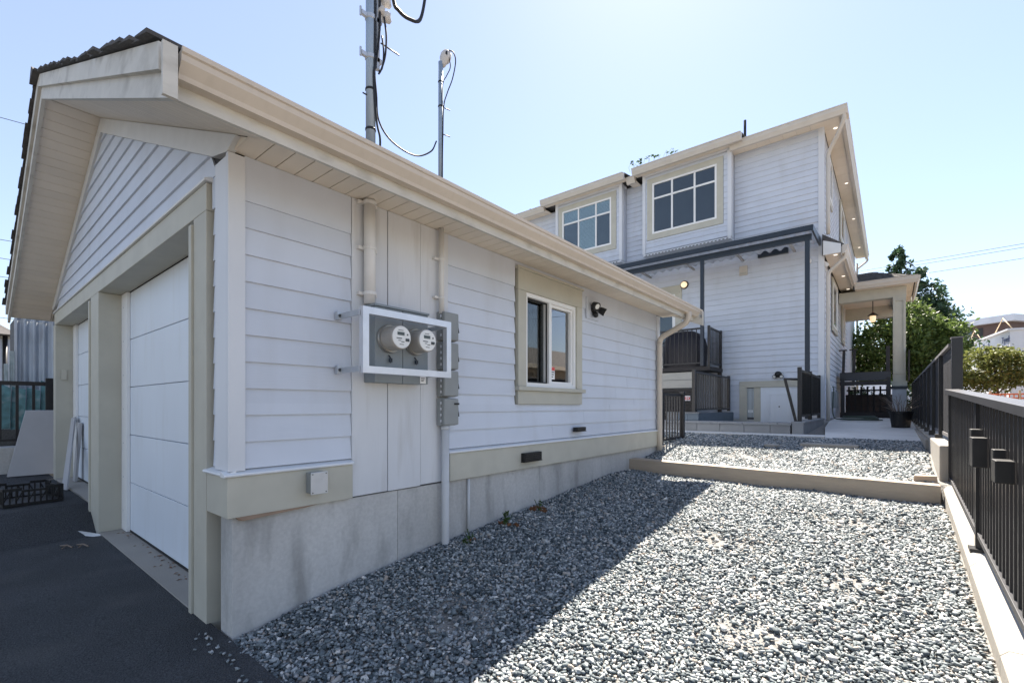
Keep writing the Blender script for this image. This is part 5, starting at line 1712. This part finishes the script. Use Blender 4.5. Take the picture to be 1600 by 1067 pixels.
tree('broad_tree', 'rounded mid green tree behind the porch column', [(.4, 26, .3), (.4, 26, 2.0), (.35, 26, 3.4)],
     [(.35, 26, 4.1, 1.7, 1.6, 1.3, 5), (-.7, 26, 3.6, 1.1, 1.2, 1.1, 2.5), (1.5, 26, 3.7, 1.1, 1.2, 1.2, 2.5), (.4, 25.6, 5.0, 1.1, 1.1, .8, 2), (1.1, 25.8, 2.7, .9, .8, .6, 1.2), (-.5, 25.8, 2.9, .9, .8, .6, 1)], 15000, .085, 'leaf_mid', 31)
tree('tall_tree', 'tall dark green pointed tree behind the rounded tree', [(.5, 30, .3), (.5, 30, 4), (.35, 30, 8.6)],
     [(1.35, 30, 3.6, 1.7, 1.5, 1.9, 4), (1.35, 30, 5.2, 1.5, 1.3, 1.2, 3), (1.05, 30, 6.5, 1.1, 1.0, 1.0, 2), (.6, 30, 7.6, .7, .7, .9, 1.1), (.2, 30, 8.6, .36, .4, .75, .5), (2.1, 30, 4.6, .6, .8, .8, 1)], 13000, .10, 'leaf_dark', 32)
tree('small_tree', 'yellow green airy small tree in front of the wrapped building', [(2.75, 22, .3), (2.75, 22, 1.5), (2.7, 22, 2.4)],
     [(2.45, 22, 2.55, .9, .7, .75, 4), (2.0, 21.9, 2.1, .55, .5, .5, 1.4), (3.1, 22, 2.5, .6, .5, .6, 1.6), (2.7, 21.9, 3.0, .6, .5, .4, 1.4)], 7500, .055, 'leaf_yellow', 33, r=.05)
tree('small_tree', 'second yellow green small tree at the right edge by the wrapped building', [(4.1, 22.5, .3), (4.1, 22.5, 1.4), (4.1, 22.5, 2.2)],
     [(4.0, 22.5, 2.4, .7, .6, .65, 3), (4.4, 22.5, 1.9, .6, .5, .5, 2)], 4200, .055, 'leaf_yellow', 34, r=.05)
# far white house seen under the porch
fh = thing('far_house', (-3, 60, 0), 'distant white house seen under the porch roof', 'house')
FF_ = Frame('S', 58)
box('wall', -8, 1.5, 58.02, 66, 0, 5.6, 'wrap', fh)
for k in range(4):
    wq = FF_.box('window', -3.6 + k * 1.35, -2.8 + k * 1.35, 0, .06, 3.6, 4.7, 'vinyl', fh)
    FF_.box('pane', -3.53 + k * 1.35, -2.87 + k * 1.35, .061, .07, 3.67, 4.63, 'glass', wq)
mk('roof', [(-8.5, 57.4, 5.6), (2, 57.4, 5.6), (2, 66.6, 5.6), (-8.5, 66.6, 5.6), (-6, 62, 7.4), (-1, 62, 7.4), (-1, 62.2, 7.4), (-6, 62.2, 7.4)], [(3, 2, 1, 0), (0, 1, 5, 4), (1, 2, 6, 5), (2, 3, 7, 6), (3, 0, 4, 7), (4, 5, 6, 7)], 'shingle', fh)
# orange barrier netting
ob = thing('orange_barrier', (3, 19, .2), 'orange plastic barrier netting in front of the construction site', 'barrier')
for k in range(9):
    v = (1.6 + k * .55, 18.4 + .05 * (k % 2), .2)
    box('stake', v[0] - .02, v[0] + .02, v[1] - .02, v[1] + .02, .15, 1.78, 'stud', ob)
for k in range(8):
    m = MB()
    x0, x1 = 1.62 + k * .55, 2.13 + k * .55
    for j in range(9):
        z = .80 + j * .11
        m.box(x0, x1, 18.40, 18.41, z - .02, z + .02)
    for j in range(7):
        xx = x0 + (x1 - x0) * j / 6
        m.box(xx - .012, xx + .012, 18.411, 18.418, .78, 1.70)
    m.build('net_panel', 'orange_mesh', ob)
# lumber and pallet in the neighbour yard, seen through the pickets
for k in range(3):
    o = thing('lumber_stack', (2.2 + k * .9, 5.0 + k * 3.0, .1), ('nearest', 'middle', 'farthest')[k] + ' low stack of pale lumber behind the picket fence', 'lumber', 'lumber behind the fence')
    for j in range(3):
        for q in range(3):
            box('plank', 1.3 + k * .5 + j * .15, 1.43 + k * .5 + j * .15, 3.6 + k * 3.0, 6.4 + k * 3.0, .045 + .02 * k + .04 * k + q * .052, .045 + .06 * k + .048 + q * .052, 'stud', o)
# neighbour house to the right, out of frame, mirrored in the garage window
rh = thing('right_house', (9, 19, 0), 'cream neighbour house reflected in the garage window', 'house')
box('wall', 6.2, 12, 15.5, 26, 0, 3.05, 'neigh_wall', rh)
mk('roof', [(5.55, 14.9, 3.05), (12.6, 14.9, 3.05), (12.6, 26.6, 3.05), (5.55, 26.6, 3.05), (8.5, 18, 4.4), (9.5, 18, 4.4), (9.5, 23, 4.4), (8.5, 23, 4.4)], [(3, 2, 1, 0), (0, 1, 5, 4), (1, 2, 6, 5), (2, 3, 7, 6), (3, 0, 4, 7), (4, 5, 6, 7)], 'shingle', rh)
box('fascia', 5.50, 5.545, 14.9, 26.6, 2.95, 3.12, 'house_gutter', rh)
# power lines on the right
for k, (z0, dy) in enumerate(((11.0, 0), (10.9, .5), (10.2, .2))):
    pts = [Vector((-12 + 40 * i / 16, 42 - 6 * i / 16 + dy, z0 - .3 * math.sin(math.pi * i / 16))) for i in range(17)]
    tag(tube('power_line', pts, .014, 'cable', None, 5), ('highest', 'middle', 'lowest')[k] + ' of three thin power lines across the sky at right', 'wire', 'power lines at right')

tree('backdrop_bush', 'low dark green bush added as a dark backdrop below the porch landing', [(-.5, 23.5, .2), (-.5, 23.5, .7), (-.5, 23.5, 1.0)],
     [(-1.0, 23.5, 1.25, .7, .5, .75, 2), (-.1, 23.5, 1.15, .7, .5, .65, 2), (.6, 23.6, 1.2, .6, .5, .7, 1.5)], 4200, .06, 'leaf_dark', 35, cat='bush', r=.04)  # bush added to darken the view through the open porch lattice

# dry leaf litter along the garage door sill
gl2 = np.random.default_rng(5)
m = MB()
for k in range(46):
    x = -6.3 + 2.8 * gl2.random() ** .8
    y = 1.20 - abs(gl2.normal()) * .045
    z, a, q = .037 + .004 * gl2.random(), gl2.uniform(0, 6.28), gl2.uniform(.008, .024)
    c_, s_ = math.cos(a) * q, math.sin(a) * q
    m.add([(x - c_, y - s_, z), (x + s_ * .4, y - c_ * .4, z + .006), (x + c_, y + s_, z + .002), (x - s_ * .4, y + c_ * .4, z + .005)], [(0, 1, 2, 3)])
tag(m.build('leaf_litter', 'leaf_dry', fix=False), 'dry leaf litter scattered along the near garage door sill', 'litter', kind='stuff')

# dark sheet added behind the lattice, its colour standing in for shade there
box('shade_backing', -1.25, .05, PY + 2.3, PY + 2.34, .95, 1.75, 'dark_stain', po)
